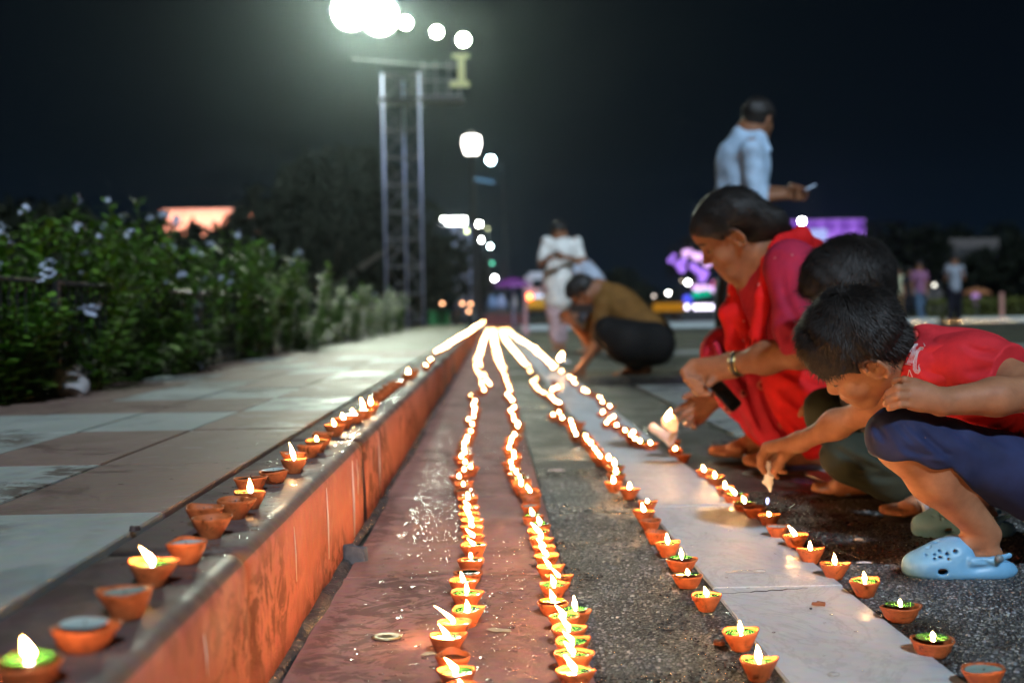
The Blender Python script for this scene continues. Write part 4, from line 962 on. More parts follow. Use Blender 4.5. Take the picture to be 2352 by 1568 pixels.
MB().box((-.5, 0, .45), (.6, .7, .58), bevel=.01).build('cart_top', M_DW, t); MB().box((-.55, -.01, .1), (.6, .02, .44)).build('side_panel', plain('dark_red', (.12, .03, .03), .6), t)
for k, (dx, s_, cl) in enumerate(((-.30, .22, (.18, .26, .42)), (-.05, .26, (.30, .34, .50)), (.32, .16, (.42, .36, .34)))):
    MB().lathe([(0, .58), (s_ * .6, .6), (s_ * .65, .75), (s_ * .3, .95), (.03, 1.0)], 10, Matrix.Translation((dx, .3, 0))).build('sack', plain('sack_cloth_%d' % k, cl, .8), t, True)
for sx in (-.45, .5): MB().lathe([(0, -.03), (.26, -.03), (.28, 0), (.26, .03), (0, .03)], 16, Matrix.Translation((sx, .35, .28)) @ Matrix.Rotation(math.pi / 2, 4, 'Y')).build('wheel', M_BLACK, t)
c = at(2242, 662, 48); t = empty('market_umbrella', (c.x, 48, 0)); tag(t, 'wide brownish umbrella beyond the far man in white', 'umbrella')
MB().tube([(0, 0, 0), (0, 0, c.z)], .03, 8).build('pole', M_STEEL, t); MB().lathe([(.62, c.z - .22), (.35, c.z - .05), (0, c.z + .04)], 10).build('canopy', plain('brown_cloth', (.34, .13, .05), .8), t)
c = at(2241, 687, 46); o = empty('lilac_lantern', (c.x, 46, 0)); tag(o, 'small lilac lantern under the brownish umbrella', 'lantern'); MB().box((-.13, -.1, c.z - .22), (.13, .1, c.z + .22), bevel=.06).build('lantern_body', glow('lilac', (.36, .20, .50), 1.0), o); MB().tube([(0, 0, 0), (0, 0, c.z - .2)], .02, 6).build('post', M_BLACK, o)
c = at(2300, 672, 39.5); o = empty('marker_post', (c.x, 39.5, 0)); tag(o, 'pinkish upright marker post behind the far line of lamps', 'post'); MB().tube([(0, 0, 0), (0, 0, c.z)], .07, 10).box((-.12, -.12, 0), (.12, .12, .08)).build('post_body', plain('terracotta_paint', (.62, .30, .24), .6), o)
c = at(1009, 700, 34); o = empty('waste_bin', (c.x, 34, 0)); tag(o, 'green waste bin beyond the end of the kerb', 'bin'); MB().box((-.26, -.2, 0), (.26, .2, .48), bevel=.03).build('bin_body', plain('green_plastic', (.03, .22, .06), .5), o); MB().box((-.28, -.22, .485), (.28, .22, .56), bevel=.02).build('lid', plain('green_lid', (.03, .25, .07), .5), o)
# clipped hedge across the plaza
r_ = np.random.default_rng(5); nh = 16000; P = np.stack([r_.uniform(8, 26, nh), r_.uniform(41, 42.2, nh), r_.uniform(0, .62, nh)], 1)
P[:, 2] = np.where(r_.random(nh) < .4, .6 + r_.normal(0, .05, nh), P[:, 2]); u = r_.normal(0, 1, (nh, 3)); u /= np.linalg.norm(u, axis=1, keepdims=True); v = np.cross(u, r_.normal(0, 1, (nh, 3))); v /= np.linalg.norm(v, axis=1, keepdims=True)
V = np.stack([P - u * .05, P + v * .03, P + u * .05, P - v * .03], 1).reshape(-1, 3); hd_ = link('hedge', mesh_np('hedge', V, np.arange(nh * 4).reshape(-1, 4), False), plain('hedge_leaves', (.10, .11, .015), .6, nscale=3)); tag(hd_, 'long low clipped hedge behind the far line of lamps', 'hedge')
# ================================================================== FLOWER BED AND RAILING
M_LEAF = plain('shrub_leaf', (.075, .15, .030), .38, nscale=40, namp=.45); M_STEM = plain('shrub_stem', (.07, .09, .03), .6); M_PET = plain('white_petals', (.45, .50, .62), .7)
m, n, b = newmat('shrub_leaves'); t_ = noise(n, 6, 3, .5, objco(n)); r1 = ramp(n, t_.outputs['Fac'], [(.3, (.06, .15, .020)), (.5, (.12, .27, .032)), (.7, (.21, .34, .05))]); L(n, r1.outputs[0], b.inputs['Base Color']); b.inputs['Roughness'].default_value = .5; b.inputs['Specular IOR Level'].default_value = .25; M_LEAF = m
def shrubmesh(seed, H_, spread, nst):
    r_ = np.random.default_rng(seed); LV = []; LF = []; st = MB(); tips = []
    for k in range(nst):
        a = r_.uniform(0, 6.28); d = r_.uniform(.2, 1) * spread; h = H_ * r_.uniform(.62, 1.0)
        p0 = np.array([r_.normal(0, .03), r_.normal(0, .03), 0]); p1 = p0 + [d * .35 * math.cos(a), d * .35 * math.sin(a), h * .55]; p2 = p0 + [d * .75 * math.cos(a), d * .75 * math.sin(a), h]
        st.tube([p0, p1, p2], [.006, .004, .002], 5); tips.append(p2)
        nl = int(h / .017)
        for j in range(nl):
            t = .12 + .88 * j / nl; q = (1 - t) ** 2 * p0 + 2 * t * (1 - t) * p1 + t * t * p2
            b_ = j * 2.4 + k; l = r_.uniform(.065, .125) * (1.15 - .35 * t); w_ = l * .16; el = r_.uniform(.1, .9)
            d1 = np.array([math.cos(b_) * math.cos(el), math.sin(b_) * math.cos(el), math.sin(el)]); sd = np.array([-math.sin(b_), math.cos(b_), 0]); up_ = np.cross(d1, sd)
            dr = -.25 * l * r_.uniform(.2, 1)
            i0 = len(LV)
            LV += [q, q + d1 * l * .3 + sd * w_, q + d1 * l * .3 - sd * w_, q + d1 * l * .72 + sd * w_ * .8 + [0, 0, dr * .4], q + d1 * l * .72 - sd * w_ * .8 + [0, 0, dr * .4], q + d1 * l + [0, 0, dr]]
            LF += [(i0, i0 + 2, i0 + 1, i0 + 1), (i0 + 1, i0 + 2, i0 + 4, i0 + 3), (i0 + 3, i0 + 4, i0 + 5, i0 + 5)]
    bm = bmesh.new(); vs = [bm.verts.new(v) for v in LV]
    for f in LF:
        u = list(dict.fromkeys(f)); bm.faces.new([vs[i] for i in u])
    lm = bpy.data.meshes.new('foliage'); bm.to_mesh(lm); bm.free(); lm.materials.append(M_LEAF); lm.polygons.foreach_set('use_smooth', [True] * len(lm.polygons))
    sm = st.mesh('stems'); sm.materials.append(M_STEM); return lm, sm, tips
def flowermesh(seed):
    r_ = np.random.default_rng(seed); bm = bmesh.new()
    for f in range(5):
        c = r_.normal(0, .012, 3); ax_ = Vector(r_.normal(0, 1, 3) + [0, -.5, 1]).normalized(); M_ = ax_.to_track_quat('Z', 'Y').to_matrix()
        for k in range(5):
            a = k * 1.2566; d = M_ @ Vector((math.cos(a), math.sin(a), .25)); s_ = M_ @ Vector((-math.sin(a), math.cos(a), 0)); c_ = Vector(c)
            bm.faces.new([bm.verts.new(c_), bm.verts.new(c_ + d * .010 + s_ * .008), bm.verts.new(c_ + d * .019 + s_ * .005), bm.verts.new(c_ + d * .019 - s_ * .005), bm.verts.new(c_ + d * .010 - s_ * .008)])
    me = bpy.data.meshes.new('flower_head'); bm.to_mesh(me); bm.free(); me.materials.append(M_PET); return me
FLW = [flowermesh(i) for i in range(4)]
SH = [shrubmesh(100 + i, 1.0, .30, 8) for i in range(4)]
r_ = np.random.default_rng(77)
beds = []
for (px, top, Y) in [(10, 520, 4.6), (70, 468, 5.0), (110, 455, 5.3), (160, 468, 5.6), (250, 480, 5.9), (245, 500, 5.4), (305, 430, 6.4), (345, 520, 6.2), (400, 555, 6.8), (440, 545, 7.3), (470, 560, 7.6), (520, 530, 8.0), (555, 555, 8.4), (595, 520, 9.0), (610, 565, 9.3), (650, 575, 9.8), (700, 590, 10.6), (735, 610, 11.6), (770, 630, 12.6), (810, 650, 13.6), (850, 650, 15), (885, 660, 17), (915, 668, 19.5)]:
    beds.append((px, top, Y, 1.0))
for i, (px, top, Y, s_) in enumerate(beds):
    c = at(px, top, Y); zb = ZP - .045; H_ = c.z - zb
    t = empty('flowering_shrub', (c.x, Y, zb), r_.uniform(0, 6.28)); t.scale = (1, 1, 1)
    tag(t, 'leafy shrub with white flower heads, %s from the near end behind the railing' % ORD[i + 1] if i + 1 < len(ORD) else 'blurred leafy shrub at the far end of the flower bed', 'shrub', 'flowering shrubs along the railing')
    lm, sm, tips = SH[i % 4]; S_ = Matrix.Diagonal((1.0, 1.0, H_, 1))
    f = link('foliage', lm, None, t); f.scale = (1, 1, H_); f['kind'] = 'stuff'; q = link('stems', sm, None, t); q.scale = (1, 1, H_)
    for j, tp in enumerate(tips):
        if r_.random() < (.34 if Y < 8 else .16): w_ = link('flower_head', FLW[j % 4], None, t, Vector((tp[0], tp[1], tp[2] * H_ + .005))); s2 = r_.uniform(.6, 1.15); w_.scale = (s2, s2, s2); w_.rotation_euler = (r_.uniform(-.5, .5), r_.uniform(-.5, .5), r_.uniform(0, 6))
# low leaning branches in front of the railing
for i, (px, py, Y, H_) in enumerate([(60, 880, 4.3, .34), (180, 860, 4.7, .40), (20, 860, 4.1, .36), (330, 830, 5.9, .30), (420, 800, 6.4, .34), (270, 850, 5.4, .24), (565, 810, 8.2, .30), (690, 790, 10, .3)]):
    c = gnd(px, py, ZP - .045); Y = (XB - .12) / (at(px, py, 1).x) if False else Y
    c = at(px, py, Y); t = empty('low_shrub', (c.x, Y, ZP - .045), i * 1.3); tag(t, ['low bright green shrub spilling out at the left edge', 'low shrub with glossy leaves beside the pale stone', 'small green shrub at the extreme left edge', 'low shrub under the tall bloom stalk', 'low shrub near the white railing post', 'short shrub right of the pale stone', 'low shrub beyond the white railing post', 'farthest low shrub at the paving edge'][i], 'shrub')
    lm, sm, tips = SH[(i + 1) % 4]
    f = link('foliage', lm, None, t); f.scale = (1.15, 1.15, H_ * 1.1); f['kind'] = 'stuff'; q = link('stems', sm, None, t); q.scale = (1.15, 1.15, H_ * 1.1)
c = at(215, 712, 5.0); q = link('flower_head', FLW[1], None, None, c); q.scale = (1.7, 1.7, 1.5); tag(q, 'single bright white flower head at mid height left', 'flower')
# iron railing
fe = empty('iron_railing', (XB - .06, 0, 0)); tag(fe, 'low black iron railing between flower bed and platform', 'railing')
M_IRON = plain('black_iron', (.02, .02, .022), .35, .3)
zb, zt = ZP - .03, ZP + .40
for z in (zt, zb + .06): MB().tube([(0, 2.0, z), (0, 26, z)], .009, 6).build('rail', M_IRON, fe)
bar = MB().tube([(0, 0, zb), (0, 0, zt)], .0045, 5).mesh('bar'); bar.materials.append(M_IRON)
y = 2.0; nb = 0
while y < 16: link('bar', bar, None, fe, (0, y, 0)); y += .075 if y < 9 else .11; nb += 1
post = MB().box((-.02, -.02, zb - .05), (.02, .02, zt + .03), bevel=.003).mesh('post'); post.materials.append(M_IRON)
postw = MB().box((-.02, -.02, zb - .05), (.02, .02, zt + .03), bevel=.003).mesh('post'); postw.materials.append(plain('pale_post', (.16, .16, .20), .5))
for k in range(9): link('post', postw if k == 2 else post, None, fe, (0, 2.4 + k * 2.28, 0))

# ================================================================== PEOPLE
def skinmat(name, base, blush):
    m, n, b = newmat(name); at_ = node(n, 'ShaderNodeAttribute', attribute_name='Col'); p = objco(n)
    t = noise(n, 30, 4, .6, p); r = ramp(n, t.outputs['Fac'], [(.32, (base[0] * .84, base[1] * .76, base[2] * .72)), (.66, (base[0] * 1.14, base[1] * 1.1, base[2] * 1.06))])
    a = mix(n, 1.0, r.outputs[0], at_.outputs['Color'], 'MULTIPLY'); L(n, a.outputs[0], b.inputs['Base Color'])
    b.inputs['Roughness'].default_value = .58; b.inputs['Specular IOR Level'].default_value = .35; b.inputs['Subsurface Weight'].default_value = .12; b.inputs['Subsurface Radius'].default_value = (.012, .004, .002); b.inputs['Subsurface Scale'].default_value = .4
    bump(n, b, noise(n, 260, 5, .65, p).outputs['Fac'], .35, .0008); return m
M_SKIN = skinmat('skin', (.36, .175, .095), None)
M_SKIN2 = skinmat('skin_deep', (.27, .125, .065), None)
def cloth(name, c, weave=900, rough=.8, amp=.22, pat=None):
    m, n, b = newmat(name); p = objco(n); t = noise(n, 14, 4, .6, p)
    r = ramp(n, t.outputs['Fac'], [(.3, tuple(x * (1 - amp) for x in c)), (.7, tuple(min(1, x * (1 + amp)) for x in c))]); out = r.outputs[0]
    if pat:
        v = node(n, 'ShaderNodeTexVoronoi', ins={'Scale': pat[0], 'Randomness': .7}); L(n, p, v.inputs['Vector'])
        out = mix(n, ramp(n, v.outputs['Distance'], [(pat[1], 1), (pat[1] + .05, 0)]).outputs[0], out, pat[2]).outputs[0]
        if len(pat) > 3: out = mix(n, ramp(n, v.outputs['Distance'], [(pat[1] + .04, 0), (pat[1] + .08, 1), (pat[1] + .14, 1), (pat[1] + .18, 0)]).outputs[0], out, pat[3]).outputs[0]
    L(n, out, b.inputs['Base Color']); b.inputs['Roughness'].default_value = rough; b.inputs['Specular IOR Level'].default_value = .25
    b.inputs['Sheen Weight'].default_value = .0
    bump(n, b, noise(n, weave, 2, .5, p).outputs['Fac'], .3, .0006); return m
def hairmat(name, c1, c2, rough=.38):
    m, n, b = newmat(name); t = noise(n, 120, 3, .6, objco(n)); r = ramp(n, t.outputs['Fac'], [(.35, c1), (.7, c2)]); L(n, r.outputs[0], b.inputs['Base Color'])
    b.inputs['Roughness'].default_value = rough; b.inputs['Anisotropic'].default_value = .4; return m
M_HAIR = hairmat('black_hair', (.005, .004, .004), (.018, .013, .010), .6)
def facecol(heads, nails=()):
    def f(V):
        C = np.ones((len(V), 3))
        for hd, lip in heads:
            q = hd.local(V)
            d = ((q - [.38, 0, .213]) / [.045, .082, .036]); m_ = np.exp(-((d ** 2).sum(1)) ** 2); C = C * (1 - m_[:, None] * (1 - np.array(lip)))
            for s_ in (-1, 1):
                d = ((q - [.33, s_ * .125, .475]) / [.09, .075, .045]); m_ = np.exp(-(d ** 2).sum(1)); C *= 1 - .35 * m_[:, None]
                d = ((q - [.30, s_ * .125, .458]) / [.08, .058, .015]); m_ = np.exp(-((d ** 2).sum(1)) ** 2); C *= 1 - .85 * m_[:, None]      # lash line
                d = ((q - [.30, s_ * .130, .568 + 0 * s_]) / [.09, .095, .020]); m_ = np.exp(-((d ** 2).sum(1)) ** 2); C *= 1 - .82 * m_[:, None]  # brow
            m_ = (q[:, 2] > .50) & (q[:, 0] < .12) & (np.linalg.norm(q - [-.05, 0, .6], axis=1) < .62); C[m_] *= .25
        for (c, r, col) in nails:
            d = np.linalg.norm(V - np3(c), axis=1) / r; m_ = np.clip(1.4 - d, 0, 1); C = C * (1 - m_[:, None]) + np.array(col) * m_[:, None]
        return C
    return f
def haircap(hd, h, thick=.035, low=.30, fringe=.0, k=.03, back=.0, side=.0, extra=None, noise_amp=.0):
    B = Body(h); H, R = hd.H, hd.R
    E = lambda c, r, op='+', kk=.06: B.ell(hd.P(*c), np.array(r) * H, R, kk * H, op)
    E((-.075, 0, .63), (.42 + thick, .335 + thick, .35 + thick * 1.2)); E((.06, 0, .64), (.30 + thick * .8, .28 + thick, .26 + thick * 1.3))
    E((-.20, 0, .42), (.24 + thick, .27 + thick * .6, .26))
    if extra: extra(B, hd)
    E((.46, 0, .30 - fringe), (.46, .56, .37), '-', .03)             # face opening
    E((.10, 0, .17), (.30, .50, .26), '-', .03)                      # below the ears
    for q in (-1, 1): E((-.02, q * .36, .42), (.125, .12, .175), '-', .015)
    E((-.18, 0, -.02 - back), (.40, .40, .22), '-', .04)
    return B
def crownflow(cx=-.25, cz=.95):
    def f(q):
        d = q - np.array([cx, .03, cz]); d = d / (np.linalg.norm(d, axis=1, keepdims=True) + 1e-6)
        d[:, 2] -= .25; return d
    return f
def facelines(hd, bodyobj, mat, sides=(1,)):
    me = bodyobj.data; bv_ = BVHTree.FromPolygons([v.co[:] for v in me.vertices], [p.vertices[:] for p in me.polygons])
    for q in sides:
        for nm, pts, r in (('eyebrow', [(.04, .575), (.09, .592), (.145, .592), (.20, .572)], (.007, .012, .011, .004)), ('eyelashes', [(.075, .462), (.105, .452), (.145, .450), (.185, .460)], (.004, .0075, .009, .004))):
            w_ = []
            for (y, z) in pts:
                h_ = bv_.ray_cast(Vector(hd.P(.9, q * y, z)), Vector(-hd.F))
                if h_[0] is not None: w_.append(h_[0] + h_[1] * .0006)
            if len(w_) == len(pts):
                b = MB(); b.tube(w_, [k * hd.H for k in r], 6); o = b.build(nm, mat, None, True); o.parent = bodyobj; o.matrix_parent_inverse = (parent_matrix(bodyobj.parent) @ bodyobj.matrix_parent_inverse).inverted()
def P3(px, py, Y): return np3(at(px, py, Y))
def img(dx, dy, c=0.0):   # direction from picture right / down / towards camera
    return unit(IR * dx - IU * dy + IC * c)
# ------------------------------------------------------------ boy in the red T-shirt (in focus)
boy = empty('person', (at(2200, 1200, 2.2).x, 2.2, 0)); tag(boy, 'squatting small boy in red T-shirt and dark shorts lighting a lamp, wearing light blue clogs', 'person')
bh = Head((0, 0, 0), img(-.68, .68, -.24), img(.17, .25, .94), .196, True)
bh.place((-.04, .315, .43), P3(1800.75 + 880 * .23438, 624.75 + 930 * .23438, 2.135))
Y0 = 2.06
wr_r = P3(1838, 1014, 2.56)     # far, reaching hand's wrist
cm = lambda x, y, Y: P3(1708.9 + x * .11718, 992.25 + y * .11718, Y)
kn1, an1 = P3(2074, 1014, 2.0), P3(2268, 1226, 2.055); hip1 = P3(2395, 1105, 2.06)
kn2, an2 = P3(2068, 1000, 2.28), P3(2262, 1180, 2.42); hip2 = P3(2395, 1095, 2.26)
sh1, el1, wr1 = P3(2226, 834, 2.09), P3(2412, 900, 1.98), P3(2160, 922, 1.955)
sh2, el2 = P3(2128, 868, 2.34), P3(2005, 937, 2.42)
def boybody(B, skin=True):
    B.chain([P3(2140, 872, 2.20), P3(2230, 905, 2.19), P3(2330, 995, 2.18), P3(2400, 1085, 2.17)], [.052, .070, .080, .082], .03)
    return B
B = Body(.0024)
bh.fill(B)
B.chain([bh.P(-.10, 0, .34), bh.P(-.26, 0, .02), P3(2120, 850, 2.2)], [.045, .041, .040], .03)
B.cone(bh.P(-.08, 0, .38), .050, P3(2100, 835, 2.2), .040, .03)
boybody(B)
B.chain([P3(2150, 865, 2.16), sh1], [.038, .036], .02); B.chain([sh1, el1], [.035, .027], .02); B.chain([el1, (el1 + wr1) / 2, wr1], [.0275, .0285, .0205], .015)
B.chain([P3(2140, 870, 2.26), sh2, el2, wr_r], [.038, .034, .027, .0185], .02); B.ball((el2 + wr_r) / 2 + [0, 0, .002], .0255, .03)
B.chain([hip1, kn1], [.062, .043], .02); B.chain([kn1, kn1 * .62 + an1 * .38, an1], [.040, .040, .0225], .02)
B.chain([hip2, kn2], [.062, .042], .02); B.chain([kn2, kn2 * .62 + an2 * .38, an2], [.038, .038, .022], .02)
td = unit(np.array([-1, -.05, 0])); foot(B, an1 + [-.012, 0, 0], td, .138, .016); foot(B, an2 + [-.012, 0, 0], td, .136, .016)
# near hand resting on the knee
hb = lambda x, y, Y: P3(1984.5 + x * .23438, 716.6 + y * .23438, Y)
palmc = hb(560, 830, 1.945)
for (kx, ky, kY), rr_ in (((505, 700, 1.952), .0085), ((460, 760, 1.942), .0085), ((455, 830, 1.94), .0085), ((465, 895, 1.942), .0080)): B.cone(wr1, .0185, hb(kx, ky, kY), rr_, .008)
B.ell(palmc, (.030, .012, .021), np.stack([IR, -IC, IU], 1), .012)
for fgr in ([(500, 690, 1.95, .0070), (395, 664, 1.942, .0064), (312, 682, 1.955, .0060), (302, 712, 1.975, .0052)],
            [(455, 755, 1.94, .0070), (330, 742, 1.932, .0066), (238, 796, 1.945, .0060), (212, 838, 1.965, .0052)],
            [(445, 828, 1.937, .0070), (330, 822, 1.930, .0066), (242, 866, 1.940, .0060), (214, 899, 1.955, .0052)],
            [(455, 902, 1.94, .0066), (350, 902, 1.933, .0062), (272, 930, 1.940, .0056), (245, 944, 1.95, .0048)]):
    B.chain([hb(a, b_, c) for a, b_, c, _ in fgr], [r for *_, r in fgr], .0022)
B.chain([hb(620, 800, 1.965), hb(520, 740, 1.985), hb(430, 730, 1.995)], [.012, .010, .008], .006)
# far hand pinching the candle stub
kn = cm(440, 300, 2.625)
for (x, y, Y, r) in ((450, 300, 2.60, .0120), (560, 320, 2.635, .0125), (640, 380, 2.66, .012), (720, 450, 2.68, .0105)): B.cone(wr_r, .017, cm(x, y, Y), r, .010)
B.chain([cm(450, 300, 2.60), cm(330, 480, 2.598), cm(325, 640, 2.600), cm(395, 775, 2.606)], [.0098, .0088, .0078, .0064], .003)
B.chain([cm(560, 320, 2.635), cm(450, 480, 2.645), cm(440, 640, 2.64), cm(520, 760, 2.63)], [.0098, .0088, .0078, .0064], .003)
B.chain([cm(640, 400, 2.66), cm(600, 600, 2.668), cm(590, 760, 2.66), cm(640, 870, 2.648)], [.0095, .0086, .0076, .0062], .003)
B.chain([cm(720, 460, 2.68), cm(730, 620, 2.69), cm(720, 760, 2.68), cm(800, 775, 2.672)], [.0085, .0076, .0068, .0058], .003)
B.chain([cm(880, 380, 2.58), cm(770, 470, 2.575), cm(670, 640, 2.582), cm(585, 770, 2.594)], [.0125, .0110, .0096, .0074], .006)
nails = [(cm(578, 755, 2.585), .005, (1.5, 1.25, 1.3)), (hb(208, 842, 1.96), .004, (1.5, 1.3, 1.3)), (hb(208, 898, 1.95), .004, (1.5, 1.3, 1.3)), (hb(240, 943, 1.945), .004, (1.5, 1.3, 1.3))]
me = B.build('body', colfn=facecol([(bh, (.95, .6, .6))], nails)); bo_ = wlink('body', me, M_SKIN, boy); facelines(bh, bo_, M_HAIR, (1, -1))
# hair
def ex(B, hd):
    B.ell(hd.P(-.02, 0, .84), np.array((.30, .26, .16)) * hd.H, hd.R, .08 * hd.H)
    B.ell(hd.P(-.14, 0, .90), np.array((.16, .16, .12)) * hd.H, hd.R, .10 * hd.H)
HB = haircap(bh, .003, .028, fringe=-.015, extra=ex)
hm_ = HB.build('hair', fold=folds(.0030, [(90, 40, 60, 0), (50, -90, 80, 1), (120, 60, -70, 2)], 2)); hcap = wlink('hair', hm_, M_HAIR, boy)
hs_ = hairstrands('hair_strands', hm_, bh, 26000, .021, .0009, M_HAIR, hcap, crownflow(-.28, 1.0), .26, 3, keep=lambda q: ((q[:, 2] > .66) | (q[:, 0] < -.10)) & (q[:, 0] < .30), curlam=.28); hs_.matrix_parent_inverse = parent_matrix(boy).inverted() @ Matrix.Identity(4); hs_['kind'] = 'stuff'
hcap.matrix_parent_inverse = parent_matrix(boy).inverted()
hs_.matrix_parent_inverse = (parent_matrix(boy) @ hcap.matrix_parent_inverse).inverted()
# T-shirt
B = Body(.0032)
B.chain([P3(2130, 846, 2.20), P3(2225, 890, 2.19), P3(2330, 985, 2.18), P3(2400, 1050, 2.17)], [.070, .090, .096, .085], .05)
B.chain([P3(2150, 846, 2.14), P3(2225, 846, 2.10)], [.054, .052], .02)
B.chain([P3(2140, 850, 2.28), sh2, sh2 * .62 + el2 * .38], [.052, .045, .043], .03)
B.cone(P3(2122, 812, 2.2), .046, P3(2150, 828, 2.2), .056, .02)
ncut = P3(2078, 850, 2.2)
B.cone(bh.P(-.16, 0, .30), .050, bh.P(-.30, 0, .06), .047, .012, '-')
SB = Body(.0028); SB.chain([P3(2190, 838, 2.12), P3(2240, 840, 2.09), P3(2345, 864, 2.02)], [.054, .054, .048], .02)
sp_ = P3(2318, 828, 2.03); sn_ = unit(P3(2345, 862, 2.02) - P3(2240, 832, 2.09)); sleeve_m = SB.build('sleeve', fold=creases([(hb(980, 330, 2.04), hb(1280, 440, 2.02), .0035, .006), (hb(1000, 640, 2.02), hb(1290, 560, 2.0), .004, .007), (hb(1150, 380, 2.0), hb(1380, 400, 2.0), .0025, .005)], folds(.0015, [(60, 20, 46, 0), (16, 50, 70, 1.4)], 1.6)), cut=[lambda X, Y, Z: (X - sp_[0]) * sn_[0] + (Y - sp_[1]) * sn_[1] + (Z - sp_[2]) * sn_[2]])
sm_ = B.build('t_shirt', fold=creases([(hb(640, 290, 2.08), hb(880, 225, 2.08), .006, .006), (hb(590, 210, 2.12), hb(720, 150, 2.14), .004, .005), (hb(940, 230, 2.08), hb(1190, 330, 2.07), .004, .006), (hb(560, 640, 2.08), hb(800, 560, 2.06), .004, .008),
    (hb(1290, 1120, 2.09), hb(1440, 1010, 2.09), .006, .005), (hb(1350, 1190, 2.09), hb(1490, 1060, 2.09), .006, .005), (hb(1120, 1060, 2.09), hb(1400, 980, 2.09), .005, .006), (hb(1000, 1040, 2.09), hb(1300, 1040, 2.09), .004, .006), (hb(700, 420, 2.07), hb(1000, 330, 2.07), .0025, .008)], folds(.0018, [(38, 20, 46, 0), (16, 50, 70, 1.4), (80, 30, 20, 3)], 1.6)))
M_TEE = cloth('red_jersey', (.66, .030, .042)); tee = wlink('t_shirt', sm_, M_TEE, boy); wlink('sleeve', sleeve_m, M_TEE, boy)
# white outlined lettering on the chest, laid on the cloth
bv = BVHTree.FromPolygons([v.co[:] for v in sm_.vertices], [p.vertices[:] for p in sm_.polygons])
def onshirt(x, y):
    d = ray(1984.5 + x * .23438, 716.6 + y * .23438).normalized(); h_ = bv.ray_cast(Vector((0, 0, HC)), d)
    return (h_[0] + h_[1] * .0006) if h_[0] is not None else None
M_PRINT = plain('white_print', (.72, .66, .68), .7)
def stroke(b, pts, r=.00055):
    q = [onshirt(x, y) for x, y in pts]; q = [a for a in q if a is not None]
    if len(q) > 1: b.tube(q, r, 5)
pr = MB()
stroke(pr, [(462, 310), (436, 372)]); stroke(pr, [(490, 296), (462, 340), (434, 384)])
for dx in (0, 14, 28, 42, 56): stroke(pr, [(500 + dx * .5, 312), (470 + dx * .8, 400), (425 + dx * 1.0, 500)])
stroke(pr, [(408, 450), (452, 392), (500, 318)]); stroke(pr, [(405, 508), (460, 516)])
for k in range(3):
    o = k * 13
    stroke(pr, [(584 - o * .2, 350 + o * .8), (556 + o * .1, 346 + o * .8), (522 + o * .5, 378 + o * .6), (505 + o * .7, 430), (486 + o, 510), (486 + o, 560 - o * .2), (504 + o * .6, 592 - o * .9), (530, 600 - o * 1.1), (546 - o * .2, 585 - o * 1.2), (552 - o * .3, 560 - o)])
stroke(pr, [(542, 512), (534, 540), (546, 560)]); stroke(pr, [(585, 310), (600, 330), (592, 334)]); stroke(pr, [(446, 566), (430, 634)]); stroke(pr, [(448, 566), (476, 636)])
pr.build('chest_print', M_PRINT, None); po = SC.objects[-1] if False else COL.objects['chest_print']; po.parent = tee; po.matrix_parent_inverse = (parent_matrix(boy) @ tee.matrix_parent_inverse).inverted()
# collar rib
nb_ = MB(); nb_.tube([P3(2094, 778, 2.16), P3(2108, 764, 2.19), P3(2118, 762, 2.24), P3(2126, 772, 2.28)], .006, 8); nb_.build('collar', cloth('red_rib', (.72, .07, .06)), tee, True); co = COL.objects['collar']; co.matrix_parent_inverse = po.matrix_parent_inverse
# shorts
B = Body(.0034)
B.chain([P3(2400, 1080, 2.17), hip1 + [.0, 0, .0], kn1 + [-.006, 0, .006]], [.080, .066, .050], .02)
B.chain([P3(2400, 1080, 2.17), hip2, kn2 + [-.004, 0, .004]], [.080, .066, .050], .02)
B.chain([kn1 + [-.004, 0, .004], kn1 * .66 + an1 * .34 + [.014, 0, .004]], [.050, .052], .015)
B.chain([kn2, kn2 * .7 + an2 * .3], [.050, .052], .015)
def below(a, b_):      # half space under the line a-b seen from the side
    u = unit((b_ - a) * [1, 0, 1]); nn_ = np.array([u[2], 0, -u[0]]); return lambda X, Y, Z: (X - a[0]) * nn_[0] + (Z - a[2]) * nn_[2] + 0 * Y
ha, hb_ = P3(2050, 1054, 1.98), P3(2186, 1078, 1.98); hc_ = P3(2352, 1240, 2.02); f1_, f2_ = below(ha, hb_), below(hb_, hc_)
pm_ = B.build('shorts', fold=creases([(hb(330, 1090, 1.95), hb(480, 1280, 1.95), .005, .005), (hb(400, 1080, 1.95), hb(640, 1290, 1.95), .004, .005), (hb(540, 1160, 1.95), hb(800, 1420, 1.97), .006, .006), (hb(300, 1180, 1.95), hb(440, 1370, 1.96), .003, .005),
    (hb(300, 1360, 1.96), hb(820, 1420, 1.97), .0022, .003), (hb(800, 1120, 1.98), hb(1200, 1350, 1.99), .004, .009), (hb(1000, 1080, 2.0), hb(1480, 1330, 2.0), .004, .009), (hb(110, 1120, 1.98), hb(200, 1280, 1.97), .004, .005)], folds(.0016, [(46, 30, 60, .5), (20, 60, -70, 2)], 1.5)), cut=[lambda X, Y, Z: np.minimum(f1_(X, Y, Z) + .004 * np.sin(X * 90), f2_(X, Y, Z))])
M_SHORT = cloth('navy_cotton', (.022, .030, .085), amp=.3); wlink('shorts', pm_, M_SHORT, boy)
